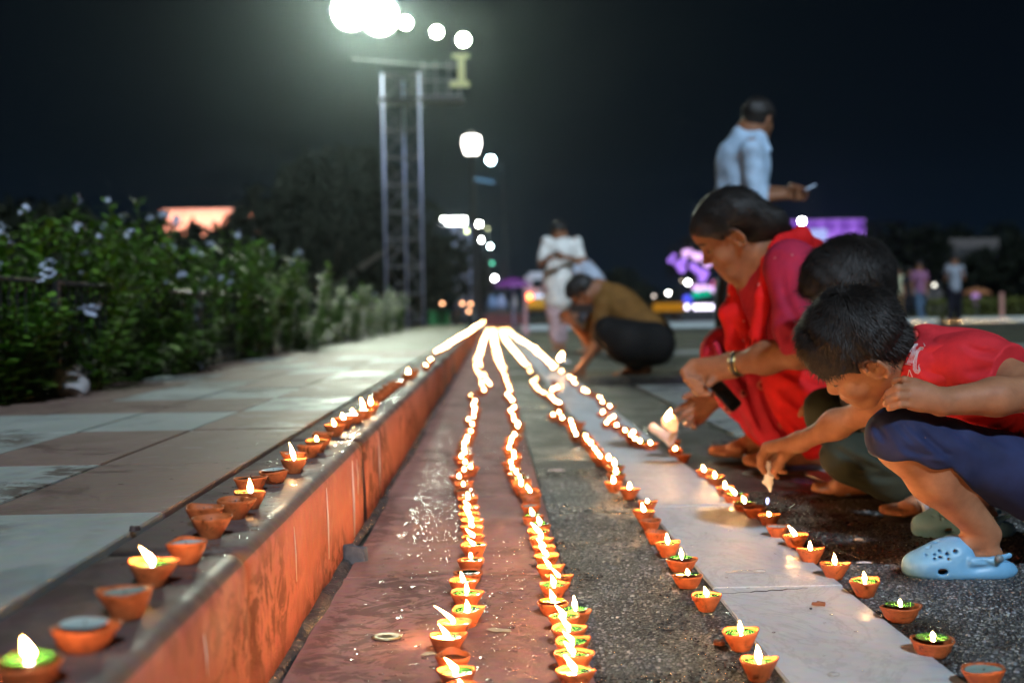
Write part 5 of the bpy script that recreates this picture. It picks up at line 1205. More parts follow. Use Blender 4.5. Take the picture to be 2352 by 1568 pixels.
# clogs
def clog(toe, heel, parent, name='clog'):
    toe = np3(toe); heel = np3(heel); d = unit((heel - toe) * [1, 1, 0]); s_ = np.array([-d[1], d[0], 0.0])       # x along sole from toe; s_ points away from the viewer for d=+X
    W = lambda x, y, z: toe + d * x + s_ * y + np.array([0, 0, z]); R = np.stack([d, s_, [0, 0, 1.0]], 1); zz = np.zeros(3)
    sc = np.linalg.norm((heel - toe)[:2]) / .187; E = lambda c, r, k=.01, op='+': B.ell(W(*(np.array(c) * sc)), np.array(r) * sc, R, k, op)
    B = Body(.0022)
    E((.044, 0, .024), (.044, .040, .027), .012); E((.078, 0, .030), (.050, .041, .039), .012); E((.10, 0, .012), (.098, .040, .019), .012)
    E((.150, 0, .018), (.040, .034, .026), .015); E((.092, .0, .045), (.030, .033, .030), .012)
    for q in (-1, 1): B.chain([W(.11 * sc, q * .034 * sc, .034 * sc), W(.15 * sc, q * .034 * sc, .036 * sc), W(.176 * sc, q * .024 * sc, .044 * sc), W(.186 * sc, 0, .052 * sc)], [.008, .006, .005, .0045], .006)
    E((.160, 0, .054), (.060, .027, .030), .006, '-'); E((.150, 0, .034), (.030, .026, .024), .006, '-'); E((.085, 0, .024), (.072, .033, .024), .004, '-')
    q = -1
    for (x, z, a, c) in ((.0594, .0178, .0088, .0058), (.057, .052, .0030, .0025), (.0684, .0477, .0034, .0027), (.0824, .052, .0042, .0034), (.048, .046, .0028, .0022), (.0567, .042, .0032, .0024), (.07, .0394, .0034, .0022), (.0470, .0395, .0028, .0020), (.035, .0445, .0026, .0018)):
        E((x, q * .032, z), (a, .022, c), .0012, '-')
    for (x, y, z) in ((.044, -.012, .054), (.058, -.008, .064), (.044, .010, .054), (.058, .012, .064), (.073, .002, .070)): E((x, y, z), (.0032, .0032, .018), .001, '-')
    B.cone(W(.1046, q * .040, .035), .0022, W(.1200, q * .040, .0335), .0040, .002, '-'); B.cone(W(.1200, q * .040, .0330), .0040, W(.130, q * .038, .0255), .0034, .002, '-')
    me = B.build(name, cut=[lambda X, Y, Z: .0005 - Z + 0 * X + 0 * Y]); o = wlink(name, me, M_CLOG, parent)
    bt = MB(); bt.tube([W(.1424, q * .036, .0378), W(.1424, q * .0435, .0385)], .0062, 14); bb = bt.build('strap_button', M_CLOGB, o, True); bb.matrix_parent_inverse = (parent_matrix(parent) @ o.matrix_parent_inverse).inverted()
    return o
M_CLOG = plain('light_blue_foam', (.17, .43, .68), .42, nscale=60, namp=.08); M_CLOGB = plain('grey_rivet', (.16, .22, .26), .4)
tz = gnd(2059, 1318); clog((tz.x, 2.065, 0), (tz.x + .173, 2.055, 0), boy)
clog((P3(2098, 1230, 2.42)[0], 2.43, 0), (P3(2098, 1230, 2.42)[0] + .185, 2.42, 0), boy)
# candle stub held upside down with a dark match end and tiny blue flame
c0, c1 = cm(490, 600, 2.612), cm(515, 1150, 2.612)
cst = empty('candle_stub', c0); tag(cst, 'crumpled white candle stub with a tiny blue flame held by the boy', 'candle')
M_CW = wax('white_candle', (.80, .80, .86), rough=.25)
B = Body(.0012); B.chain([cm(490, 600, 2.612), cm(470, 700, 2.612), cm(480, 860, 2.612), cm(490, 1000, 2.612), c1], [.0050, .0055, .0085, .0078, .0030], .004); B.ball(cm(395, 970, 2.612), .0045, .006); B.ball(cm(540, 860, 2.610), .0050, .004)
wlink('wax_body', B.build('wax_body', fold=folds(.0007, [(400, 200, 300, 0), (250, 0, 500, 1)])), M_CW, cst)
MB().tube([c1, cm(478, 1290, 2.612)], .0012, 6).build('wick', M_WICK, cst, True, True)
MB().tube([cm(466, 1285, 2.612), cm(462, 1320, 2.612), cm(458, 1370, 2.612), cm(455, 1410, 2.612)], [.001, .0030, .0026, .0006], 8).build('flame', glow('blue_flame', (.45, .50, 1.0), 5.0), cst, True, True)
# ------------------------------------------------------------ second child behind
kid = empty('person', (at(2000, 1100, 2.8).x, 2.8, 0)); tag(kid, 'dark-haired child in dark green trousers squatting half hidden behind the boy in red', 'person')
kh = Head((0, 0, 0), img(-.90, .30, -.30), img(.14, .20, .95), .215, True); kh.place((-.06, 0, .62), P3(1946, 640, 2.84))
B = Body(.004); kh.fill(B); B.chain([kh.P(-.1, 0, .3), kh.P(-.20, 0, .02), P3(1985, 760, 2.88)], [.052, .048, .05], .03)
B.chain([P3(1985, 800, 2.88), P3(2040, 890, 2.88), P3(2120, 1010, 2.84)], [.075, .09, .10], .04)
kk1, ka1, kh1 = P3(1945, 1052, 2.70), P3(2085, 1125, 2.72), P3(2150, 1060, 2.76); kk2, ka2, kh2 = P3(1898, 945, 2.98), P3(1985, 1110, 3.0), P3(2140, 1030, 2.94)
B.chain([kh1, kk1], [.06, .045], .02).chain([kk1, ka1], [.042, .024], .02).chain([kh2, kk2], [.06, .045], .02).chain([kk2, ka2], [.042, .024], .02)
ks1, ks2 = P3(1985, 790, 2.75), P3(1985, 780, 2.98)
B.chain([ks1, P3(2030, 900, 2.70), P3(1990, 950, 2.74)], [.04, .03, .022], .02); hand(B, P3(1990, 950, 2.74), img(-1, .3), img(0, 1), .12, .3)
B.chain([ks2, P3(2000, 890, 3.05), P3(1930, 905, 3.05)], [.04, .03, .022], .02); hand(B, P3(1930, 905, 3.05), img(-1, .3), img(0, 1), .12, .3)
B.chain([P3(2010, 1105, 2.92), P3(1930, 1150, 2.92) * [1, 1, 0] + [0, 0, .03]], [.028, .022], .03)
ff = np.array([P3(2130, 1160, 2.63)[0], 2.63, .058]); foot(B, ff + [.03, 0, .01], (-1, -.25, 0), .165, .012)
gg = np.array([P3(1960, 1120, 2.95)[0], 2.95, .05]); foot(B, gg + [.04, 0, 0], (-1, -.1, 0), .17, .012)
me = B.build('body', colfn=facecol([(kh, (.95, .6, .6))])); wlink('body', me, M_SKIN, kid)
HB = haircap(kh, .0036, .055, extra=ex); hm_ = HB.build('hair', fold=folds(.002, [(90, 40, 60, 0), (50, -90, 80, 1)], 2)); hcap = wlink('hair', hm_, M_HAIR, kid)
hs_ = hairstrands('hair_strands', hm_, kh, 14000, .024, .0011, M_HAIR, hcap, crownflow(-.3, .95), .16, 4, curlam=.25); hs_.matrix_parent_inverse = (parent_matrix(kid) @ hcap.matrix_parent_inverse).inverted(); hs_['kind'] = 'stuff'
B = Body(.0045); B.chain([kh1, kk1 + [0, 0, .004]], [.070, .050], .02).chain([kk1, kk1 * .2 + ka1 * .8], [.050, .046], .02).chain([kh2, kk2], [.07, .050], .02).chain([kk2, kk2 * .3 + ka2 * .7], [.050, .045], .02).cone(kh1, .09, kh2, .09, .05)
wlink('trousers', B.build('trousers', fold=creases([(P3(1930, 1040, 2.62), P3(2030, 1090, 2.63), .006, .008), (P3(1950, 1080, 2.62), P3(2070, 1110, 2.63), .006, .008), (P3(1990, 1030, 2.62), P3(2080, 1080, 2.62), .005, .008)], folds(.003, [(40, 30, 60, .5), (20, 50, -70, 2)], 1.5))), cloth('dark_green_cloth', (.030, .038, .026)), kid)
B = Body(.005); B.chain([P3(1985, 805, 2.88), P3(2040, 885, 2.88), P3(2120, 1000, 2.84)], [.082, .10, .11], .04).chain([ks1, P3(2030, 880, 2.70)], [.050, .046], .03).chain([ks2, P3(2005, 860, 3.03)], [.050, .046], .03)
wlink('shirt', B.build('shirt', fold=folds(.004, [(40, 30, 60, .5), (20, 50, -70, 2)], 1.5)), cloth('dark_shirt', (.05, .045, .05)), kid)
M_SOLE = plain('dark_sole', (.03, .028, .027), .5); M_STRAP = plain('white_strap', (.55, .56, .58), .5, nscale=90, namp=.3)
def sandal(x, y, z, dr, ln, parent, strap=M_STRAP):
    d = unit(dr); s_ = np.array([-d[1], d[0], 0.0]); b = Body(.003); c = np.array([x, y, 0.0])
    b.chain([c - d * ln * .42, c, c + d * ln * .42], [.030, .034, .036], .03, flat=((0, 0, 1.0), 3.4))
    o = wlink('sandal', b.build('sandal', cut=[lambda X, Y, Z: .0005 - Z + 0 * X + 0 * Y, lambda X, Y, Z: Z - .011 + 0 * X + 0 * Y]), M_SOLE, parent)
    q = MB(); a = c + d * ln * .16
    q.tube([a + s_ * .038 + [0, 0, .012], a + s_ * .030 + [0, 0, .038], a + [0, 0, .050], a - s_ * .030 + [0, 0, .038], a - s_ * .038 + [0, 0, .012]], .008, 8)
    st_ = q.build('strap', strap, o, True); st_.matrix_parent_inverse = (parent_matrix(parent) @ o.matrix_parent_inverse).inverted()
sandal(ff[0] - .0, 2.62, 0, (-1, -.25, 0), .18, kid); sandal(gg[0] + .0, 2.95, 0, (-1, -.1, 0), .18, kid)
# ------------------------------------------------------------ woman in red
wom = empty('person', (at(1760, 1000, 3.5).x, 3.5, 0)); tag(wom, 'woman in patterned red dress and scarf squatting to light lamps with a small candle', 'person')
wh = Head((0, 0, 0), img(-.80, .60, -.12), img(.10, .10, .98), .214); wh.place((-.05, .33, .43), P3(1693, 545, 3.28))
cw = lambda x, y, Y: P3(1488.4 + x * .1933, 780.9 + y * .1933, Y)
wsh, wel, wwr = P3(1818, 615, 3.22), P3(1840, 805, 3.12), P3(1682, 838, 3.28)
wsh2, wel2, wwr2 = P3(1745, 640, 3.62), P3(1745, 850, 3.72), P3(1648, 915, 3.68)
wk1, wa1, whp1 = P3(1830, 880, 3.36), P3(1860, 1035, 3.44), P3(1960, 965, 3.42); wk2, wa2, whp2 = P3(1672, 812, 3.62), P3(1775, 1030, 3.66), P3(1920, 945, 3.62)
B = Body(.0036); wh.fill(B)
B.chain([wh.P(-.08, 0, .34), wh.P(-.22, 0, 0), P3(1768, 625, 3.40)], [.052, .044, .050], .03)
B.chain([P3(1775, 650, 3.41), P3(1830, 760, 3.44), P3(1890, 900, 3.47)], [.095, .10, .13], .08)
B.chain([P3(1790, 610, 3.33), wsh, wel, (wel + wwr) / 2, wwr], [.06, .052, .040, .037, .025], .03)
B.chain([P3(1760, 640, 3.52), wsh2, wel2, (wel2 + wwr2) / 2, wwr2], [.06, .05, .038, .034, .024], .03)
B.chain([whp1, wk1, wa1], [.09, .058, .036], .04).chain([whp2, wk2, wa2], [.09, .058, .036], .04)
# near fist around the phone
fist = cw(650, 450, 3.32)
for o in (-.022, -.006, .011, .025):
    ax_ = img(.62, .78); b0 = fist + ax_ * o * 1.0
    B.cone(wwr, .024, b0 + img(.1, -.35) * .022 - IR * .012, .0135, .02)
    B.chain([b0 + img(-.2, -1) * .022 - IR * .008, b0 - IR * .034 + IC * .004, b0 - IR * .030 + IU * -.018 + IC * .014, b0 - IR * .004 - IU * .022 + IC * .020], [.0125, .0115, .0105, .009], .003)
B.chain([wwr + img(-.5, .5, .3) * .02, cw(820, 420, 3.30), cw(720, 520, 3.28)], [.016, .0125, .0105], .01)
hand(B, wwr2, img(-.86, .50, .05), img(-.15, .2, .9), .158, (.30, .42, .55, .65), .05, (.75, .25), .004, .066, -1)
foot(B, np.array([wa2[0], 3.66, .09]), (-1, -.1, 0), .23, .02); foot(B, np.array([wa1[0], 3.42, .09]), (-1, -.1, 0), .23, .02)
me = B.build('body', colfn=facecol([(wh, (1.1, .5, .5))])); bo_ = wlink('body', me, M_SKIN2, wom); facelines(wh, bo_, M_HAIR, (1, -1))
def exw(B, hd):
    for q in (-1, 1): B.ell(hd.P(.10, q * .24, .60), np.array((.20, .09, .12)) * hd.H, hd.R, .06 * hd.H)
    B.chain([hd.P(-.24, 0, .55), hd.P(-.42, 0, .30), P3(1790, 556, 3.42), P3(1850, 610, 3.46)], [.062, .046, .036, .032], .04)
HB = haircap(wh, .0038, .014, fringe=-.055, extra=exw)
hm_ = HB.build('hair', fold=folds(.0018, [(160, 30, 120, 0), (40, 190, 40, 1)], 1.2)); hcap = wlink('hair', hm_, M_HAIR, wom)
def backflow(q): d = np.stack([-np.ones(len(q)), 0 * q[:, 0], -.55 + .9 * (q[:, 0] > 0) * 0 + 0 * q[:, 0]], 1); return d
hs_ = hairstrands('hair_strands', hm_, wh, 14000, .030, .0011, M_HAIR, hcap, backflow, .010, 5, keep=lambda q: (q[:, 0] < .18) & ((q[:, 2] > .60) | (q[:, 0] < -.1)), curlam=.05); hs_.matrix_parent_inverse = (parent_matrix(wom) @ hcap.matrix_parent_inverse).inverted(); hs_['kind'] = 'stuff'
# kurta with printed motifs
B = Body(.0045)
B.chain([P3(1782, 655, 3.40), P3(1835, 760, 3.43), P3(1895, 890, 3.47)], [.104, .115, .145], .08)
B.chain([P3(1760, 645, 3.5), wsh2, wsh2 * .3 + wel2 * .7], [.07, .062, .056], .03)
B.cone(P3(1795, 630, 3.33), .07, wsh, .06, .03)
B.chain([P3(1880, 850, 3.55), P3(1780, 800, 3.6), P3(1672, 800, 3.60)], [.10, .085, .066], .05)
B.chain([P3(1664, 815, 3.56), P3(1708, 900, 3.50), P3(1758, 985, 3.46)], [.060, .066, .040], .04, flat=((0, 1.0, 0), 1.7))
B.chain([P3(1740, 830, 3.50), P3(1768, 920, 3.42), P3(1780, 1000, 3.40)], [.070, .062, .046], .04, flat=((0, 1.0, 0), 1.7))
for a, b_, r in ((P3(1645, 790, 3.50), P3(1745, 1000, 3.44), .008), (P3(1700, 830, 3.44), P3(1780, 1015, 3.37), .009), (P3(1750, 860, 3.40), P3(1795, 1005, 3.36), .008)): B.cone(a, r, b_, r * .7, .02)
WS = Body(.004); WS.chain([P3(1800, 612, 3.31), wsh, wsh * .25 + wel * .75, wel * .95 + wsh * .05], [.066, .064, .056, .054], .03); wlink('sleeve', WS.build('sleeve', fold=creases([(P3(1790, 640, 3.15), P3(1830, 760, 3.1), .005, .010), (P3(1800, 740, 3.12), P3(1870, 770, 3.1), .004, .008), (P3(1840, 600, 3.15), P3(1865, 740, 3.1), .004, .010)], folds(.0025, [(36, 18, 30, 0), (20, 40, 85, 3)], 1.6))), cloth('crimson_sleeve', (.36, .018, .055), pat=(30, .05, (.5, .2, .2))), wom)
kmesh = B.build('kurta', fold=creases([(P3(1650, 790, 3.5), P3(1720, 900, 3.46), .006, .010), (P3(1690, 850, 3.44), P3(1770, 1010, 3.38), .007, .010), (P3(1740, 860, 3.38), P3(1795, 1010, 3.36), .007, .010), (P3(1760, 700, 3.3), P3(1780, 830, 3.3), .006, .010), (P3(1720, 690, 3.36), P3(1735, 800, 3.36), .005, .009), (P3(1715, 900, 3.4), P3(1750, 1000, 3.4), .005, .008)], folds(.003, [(26, 18, 30, 0), (60, 10, 12, 1.4), (20, 40, 55, 3)], 1.6)))
M_KUR = cloth('printed_red_cotton', (.42, .016, .040), pat=(19, .11, (.05, .02, .03), (.50, .16, .12))); wlink('kurta', kmesh, M_KUR, wom)
B = Body(.0045)
B.chain([whp1, wk1 + [0, 0, .0], wk1 * .15 + wa1 * .85], [.12, .080, .058], .04).chain([whp2, wk2, wk2 * .2 + wa2 * .8], [.12, .070, .055], .04)
wlink('trousers', B.build('trousers', fold=creases([(P3(1790, 850, 3.28), P3(1900, 900, 3.3), .007, .012), (P3(1785, 890, 3.3), P3(1870, 960, 3.32), .008, .012), (P3(1790, 930, 3.34), P3(1860, 1010, 3.36), .007, .012)], folds(.003, [(30, 20, 34, .5), (16, 40, -50, 2)], 1.6))), cloth('plain_red_cotton', (.60, .012, .014)), wom)
M_DUP = cloth('red_scarf_dotted', (.66, .010, .012), pat=(26, .10, (.75, .45, .42)))
B = Body(.0036)
B.chain([P3(1872, 590, 3.36), P3(1835, 546, 3.34), P3(1792, 552, 3.30), P3(1765, 600, 3.25), P3(1752, 680, 3.24), P3(1742, 770, 3.27), P3(1735, 815, 3.31)], [.014, .017, .017, .016, .018, .021, .012], .012)
B.chain([P3(1768, 605, 3.50), P3(1730, 640, 3.46), P3(1690, 660, 3.45), P3(1676, 720, 3.45), P3(1690, 790, 3.46), P3(1715, 830, 3.44)], [.016, .018, .020, .024, .026, .014], .02)
B.chain([P3(1690, 660, 3.43), P3(1700, 720, 3.42), P3(1722, 790, 3.40)], [.012, .014, .016], .02)
B.chain([P3(1835, 546, 3.34), P3(1865, 580, 3.42), P3(1890, 640, 3.44)], [.03, .035, .035], .02, flat=((0, 1.0, 0), 1.2))
wlink('scarf', B.build('scarf', fold=folds(.0035, [(90, 20, 20, 0), (60, 50, 30, 1.4)], 2)), M_DUP, wom)
M_GOLD = plain('brass_bangle', (.55, .42, .16), .25, 1.0); M_WATCH = plain('watch_metal', (.10, .09, .08), .25, .8)
def bangle(c, ax_, r, th, mat, name, parent, n=28):
    ax_ = unit(ax_); u = unit(np.cross(ax_, [0, 0, 1.0])); v = np.cross(ax_, u); b = MB()
    b.tube([c + (u * math.cos(t) + v * math.sin(t)) * r for t in np.linspace(0, 2 * math.pi, n)], th, 8); return b.build(name, mat, parent, True, True)
adir = unit(wwr - wel)
for k, (f_, mt_) in enumerate(((-.004, M_WATCH), (-.013, M_GOLD), (-.021, M_WATCH), (-.029, M_GOLD))): bangle(wwr + adir * f_, adir, .0305, .0036, mt_, 'bangle', wom)
bangle(wwr + adir * .022, adir, .026, .004, M_WATCH, 'wristwatch', wom); adir2 = unit(wwr2 - wel2); bangle(wwr2 - adir2 * .004, adir2, .0275, .0026, M_GOLD, 'bangle', wom)
pa, pb = cw(560, 255, 3.325), cw(1060, 810, 3.335); pd_ = unit(pb - pa); Mx = Matrix((( *pd_, ), (*unit(np.cross(IC, pd_)),), (*IC,))).transposed().to_4x4(); Mx.translation = Vector((pa + pb) / 2); hl = float(np.linalg.norm(pb - pa) / 2)
ph_ = empty('phone', Vector((pa + pb) / 2)); tag(ph_, "black mobile phone in a case gripped in the near hand of the woman", 'phone')
MB().box((-hl, -.019, -.006), (hl, .019, .006), Mx, bevel=.004).build('case', plain('black_case', (.012, .012, .014), .35), ph_, False, True); MB().box((-hl + .004, -.0155, .0062), (hl - .004, .0155, .0070), Mx).build('screen', plain('black_glass', (.005, .005, .006), .08), ph_, False, True)
sandal(wa2[0] - .05, 3.66, 0, (-1, -.1, 0), .25, wom, plain('brown_strap', (.08, .03, .02), .5)); sandal(wa1[0] - .05, 3.42, 0, (-1, -.1, 0), .25, wom, plain('black_strap', (.02, .02, .03), .5))
# her candle: glowing wax stub on a folded white paper
cc = cw(255, 960, 3.72); cd_ = empty('candle', cc); tag(cd_, 'lit candle stub with folded white paper tails held by the woman', 'candle')
m, n, b = newmat('glowing_wax'); b.inputs['Base Color'].default_value = (.9, .62, .38, 1); b.inputs['Emission Color'].default_value = (1, .55, .25, 1); b.inputs['Emission Strength'].default_value = .9
B = Body(.0025); B.ell(cc, (.024, .022, .021)); B.cone(cc, .018, cw(300, 1050, 3.72), .012, .01); wlink('wax_body', B.build('wax_body', fold=folds(.002, [(150, 60, 100, 0), (90, 90, 200, 1)])), m, cd_)
M_PAP = plain('white_paper', (.70, .55, .46), .7)
B = Body(.0025); B.chain([cw(60, 1040, 3.72), cw(170, 1110, 3.72), cw(255, 1215, 3.72)], [.014, .012, .009], .01, flat=(tuple(IC), 1.6)); B.chain([cw(300, 1040, 3.72), cw(290, 1130, 3.72), cw(262, 1215, 3.72)], [.013, .011, .009], .01, flat=(tuple(IC), 1.6)); wlink('paper', B.build('paper'), M_PAP, cd_)
fm = link('flame', FLAMES['t'], None, cd_, Vector(cw(225, 930, 3.70)) - Vector(cc) + Vector((0, 0, -.004))); fm.scale = (1.8, 1.8, 1.2)
# ------------------------------------------------------------ simpler helper for the blurred people behind
def farperson(lbl, Y, sc, J, cols, head, hand_n=True, h=.010, extra=None, hair_thick=.05, name='person', sleeve=.5):
    """J: joint name -> (px, py, dY)"""
    p = {k: P3(a, b_, Y + c) for k, (a, b_, c) in J.items()}; root = empty('person', (p['pelvis'][0], Y, 0)); tag(root, lbl, 'person')
    hc, F_, L_ = head; hd = Head((0, 0, 0), F_, L_, .235 * sc); hd.place((-.03, 0, .55), P3(hc[0], hc[1], Y)); s_ = sc
    B = Body(h * .75); hd.fill(B); B.chain([hd.P(-.08, 0, .3), p['neck']], [.06 * s_, .058 * s_], .03); B.chain([p['neck'], p['chest'], p['pelvis']], [.075 * s_, .115 * s_, .125 * s_], .08)
    for a in '12':
        B.chain([p['sh' + a], p['el' + a], p['wr' + a]], [.056 * s_, .040 * s_, .027 * s_], .03); dd = unit(p['wr' + a] - p['el' + a])
        hand(B, p['wr' + a], dd, img(0, .3, .8), .17 * s_, .5, .05)
        B.chain([p['hip' + a], p['kn' + a], p['an' + a]], [.095 * s_, .060 * s_, .040 * s_], .04); td_ = p['toe' + a] - p['an' + a]; foot(B, p['an' + a], td_, .24 * s_, max(0, min(p['an' + a][2] - .10, .03)) + .0)
        B.cone(p['chest'], .09 * s_, p['sh' + a], .06 * s_, .05)
    wlink('body', B.build('body', colfn=facecol([(hd, (1, .6, .6))])), M_SKIN2, root)
    HB = haircap(hd, h * .7, hair_thick); wlink('hair', HB.build('hair', fold=folds(.004, [(60, 40, 50, 0), (50, -60, 70, 1)], 2)), M_HAIR, root)
    g = .016 * s_; B = Body(h * .8)
    B.chain([p['neck'] * .8 + p['chest'] * .2, p['chest'], p['pelvis']], [.080 * s_ + g, .125 * s_ + g, .135 * s_ + g], .08)
    for a in '12':
        e = p['sh' + a] * (1 - sleeve) + p['el' + a] * sleeve if sleeve <= 1 else p['el' + a]
        B.cone(p['chest'], .095 * s_ + g, p['sh' + a], .050 * s_ + g, .05); B.chain([p['sh' + a], e], [.050 * s_ + g, .044 * s_ + g], .03)
        if sleeve > 1: B.chain([p['el' + a], p['el' + a] * (2 - sleeve) + p['wr' + a] * (sleeve - 1)], [.048 * s_ + g, .038 * s_ + g], .03)
    if extra: extra(B, p)
    wlink('shirt', B.build('shirt', fold=folds(.006, [(26, 18, 30, 0), (50, 10, 12, 1.4), (12, 30, 45, 3)], 1.6)), cols[0], root)
    B = Body(h * .8); B.cone(p['hip1'], .11 * s_, p['hip2'], .11 * s_, .05)
    for a in '12': B.chain([p['hip' + a], p['kn' + a], p['kn' + a] * .12 + p['an' + a] * .88], [.10 * s_ + g, .066 * s_ + g, .055 * s_ + g], .05)
    wlink('trousers', B.build('trousers', fold=folds(.006, [(26, 18, 20, 2)], 1.6)), cols[1], root); return root, p, hd
# crouching man with brown shirt
B_sq = dict(neck=(1375, 668, 0), chest=(1415, 705, 0), pelvis=(1500, 775, 0), sh1=(1385, 700, -.16), el1=(1372, 790, -.22), wr1=(1338, 840, -.15), sh2=(1380, 690, .17), el2=(1350, 780, .12), wr2=(1312, 738, .0),
            hip1=(1500, 790, -.12), kn1=(1392, 770, -.22), an1=(1470, 838, -.15), toe1=(1400, 856, -.15), hip2=(1500, 780, .14), kn2=(1395, 765, .22), an2=(1478, 832, .15), toe2=(1410, 850, .15))
r1_, p1_, h1_ = farperson('barefoot man in brown shirt and black trousers crouching low over the lamp rows', 8.9, 1.0, B_sq, (cloth('brown_shirt', (.17, .080, .018)), cloth('black_trousers', (.006, .0055, .0055))), ((1333, 668), img(-.72, .66, -.1), img(.1, .1, .98)), h=.012, sleeve=.75)
B = Body(.01); B.chain([P3(1398, 762, 8.66), P3(1440, 785, 8.62), P3(1500, 790, 8.7)], [.11, .145, .155], .05); B.cone(P3(1440, 790, 8.75), .12, P3(1462, 832, 8.75), .06, .04); wlink('loose_trousers', B.build('loose_trousers'), cloth('black_cloth', (.006, .0055, .0055)), r1_)
ph2 = empty('phone', P3(1340, 709, 8.72)); tag(ph2, 'dark phone held up to the face of the crouching man', 'phone'); MB().box((-.08, -.008, -.028), (.08, .008, .032), bevel=.006).build('phone_body', plain('phone_black', (.01, .01, .012), .3), ph2)
pc = P3(1286, 826, 8.8); cd2 = empty('candle', pc); tag(cd2, 'burning taper in the hand of the crouching man', 'candle'); MB().tube([(0, 0, 0), (.07, 0, -.02)], .007, 8).build('wax_body', M_CW, cd2, True); fm = link('flame', FLAMES['t'], None, cd2, Vector((0, 0, 0))); fm.scale = (3.2, 3.2, 1.9)
# someone's bent white back behind him
J = dict(neck=(1335, 608, 0), chest=(1350, 640, 0), pelvis=(1380, 690, 0), sh1=(1328, 622, -.15), el1=(1322, 668, -.1), wr1=(1322, 700, -.1), sh2=(1350, 612, .16), el2=(1345, 668, .1), wr2=(1330, 705, .1),
         hip1=(1378, 700, -.1), kn1=(1345, 730, -.15), an1=(1365, 775, -.1), toe1=(1335, 782, -.1), hip2=(1380, 700, .1), kn2=(1350, 728, .15), an2=(1370, 772, .1), toe2=(1340, 780, .1))
farperson('stooping person in a white and blue shirt behind the crouching man', 13.0, .95, J, (cloth('white_blue_shirt', (.42, .48, .58)), cloth('grey_trousers', (.06, .06, .07))), ((1345, 640), img(-.5, .8, .1), img(.5, .3, .8)), h=.014, sleeve=.6)
# standing man in white kurta, facing us, hands at a cup
def kext(B, p): B.chain([p['pelvis'], p['pelvis'] * .45 + (p['kn1'] + p['kn2']) * .275], [.175, .17], .06)
J = dict(neck=(1288, 548, 0), chest=(1290, 580, 0), pelvis=(1281, 640, 0), sh1=(1256, 556, 0), el1=(1243, 606, -.05), wr1=(1262, 592, -.28), sh2=(1323, 557, 0), el2=(1338, 602, -.05), wr2=(1296, 590, -.28),
         hip1=(1268, 655, 0), kn1=(1272, 720, -.02), an1=(1277, 788, 0), toe1=(1274, 803, -.25), hip2=(1294, 655, 0), kn2=(1290, 722, .1), an2=(1290, 786, .15), toe2=(1294, 799, -.08))
rk, pk, hk = farperson('man in white kurta and pale pink trousers standing with a cup in his hands', 15.0, .97, J, (cloth('white_kurta', (.78, .78, .74)), cloth('pale_pink_trousers', (.46, .33, .34))), ((1283, 528), img(-.1, .35, .93), img(.99, 0, .1)), h=.014, extra=kext, sleeve=.8)
cu = empty('cup', P3(1278, 584, 14.62)); tag(cu, 'small dark cup held by the man in white kurta', 'cup'); MB().lathe([(0, -.04), (.03, -.04), (.04, .04), (.035, .04), (.026, -.03), (0, -.03)], 14).build('cup_body', plain('dark_clay', (.12, .06, .03), .6), cu, True)
# man in light blue shirt looking right with phone
J = dict(neck=(1722, 305, 0), chest=(1708, 375, 0), pelvis=(1708, 510, 0), sh1=(1728, 345, -.19), el1=(1738, 455, -.20), wr1=(1798, 449, -.22), sh2=(1700, 340, .20), el2=(1745, 440, .24), wr2=(1805, 440, .1),
         hip1=(1712, 545, -.10), kn1=(1700, 700, -.12), an1=(1690, 848, -.1), toe1=(1730, 872, -.1), hip2=(1700, 545, .10), kn2=(1678, 705, .12), an2=(1662, 850, .1), toe2=(1700, 872, .1))
def bext(B, p):
    B.chain([P3(1700, 310, 7.8), P3(1745, 318, 7.72), P3(1768, 345, 7.70)], [.05, .035, .014], .03); B.cone(P3(1672, 350, 7.82), .05, P3(1665, 470, 7.82), .05, .06)
M_BLUE = cloth('light_blue_shirt', (.42, .58, .76))
rb, pb_, hb2 = farperson('tall man in light blue shirt standing with a phone, looking away to the right', 7.8, 1.02, J, (M_BLUE, cloth('charcoal_trousers', (.035, .037, .045))), ((1744, 268), img(.72, .12, -.68), img(-.68, 0, -.72)), h=.012, extra=bext, sleeve=1.1)
ph3 = empty('phone', P3(1846, 437, 7.6)); tag(ph3, 'pale phone held out by the man in light blue shirt', 'phone'); MB().box((-.075, -.035, -.005), (.075, .035, .005), Matrix.Rotation(-.42, 4, 'Y'), bevel=.004).build('phone_body', glow('lit_phone_edge', (.26, .38, .55), 1.0), ph3)  # phone body emits all over, its brightness put into emission
# far people beyond the far row of lamps
def standing(px, pyt, pyb, Y, lbl, c1, c2, face, dx=0.0, bend=0.0, arms='down'):
    H_ = pyb - pyt; f = lambda a, b_, c=0: (px + a * H_, pyt + b_ * H_, c); b_ = bend
    J = dict(neck=f(-b_, .17), chest=f(-b_ * .6, .28), pelvis=f(0, .50), sh1=f(-.10 - b_, .21), el1=f(-.13 - b_ * .8, .37), wr1=f(-.11 - b_, .50 if arms == 'down' else .30, -.1), sh2=f(.10 - b_, .21), el2=f(.13 - b_ * .6, .37), wr2=f(.11 - b_ * .6, .50 if arms == 'down' else .28, -.1),
             hip1=f(-.05, .54), kn1=f(-.055 + dx, .75), an1=f(-.06 + dx * 2, .955), toe1=f(-.09 + dx * 2, .985, -.1), hip2=f(.05, .54), kn2=f(.055, .75, .1), an2=f(.06, .955, .2), toe2=f(.03, .985, .1))
    return farperson(lbl, Y, H_ / FPX * Y / 1.72, J, (cloth(lbl[:12] + '_top', c1), cloth(lbl[:12] + '_legs', c2)), ((px - b_ * H_ * 1.3, pyt + .07 * H_), face, unit(np.cross([0, 0, 1.0], face))), h=.020, sleeve=.6)
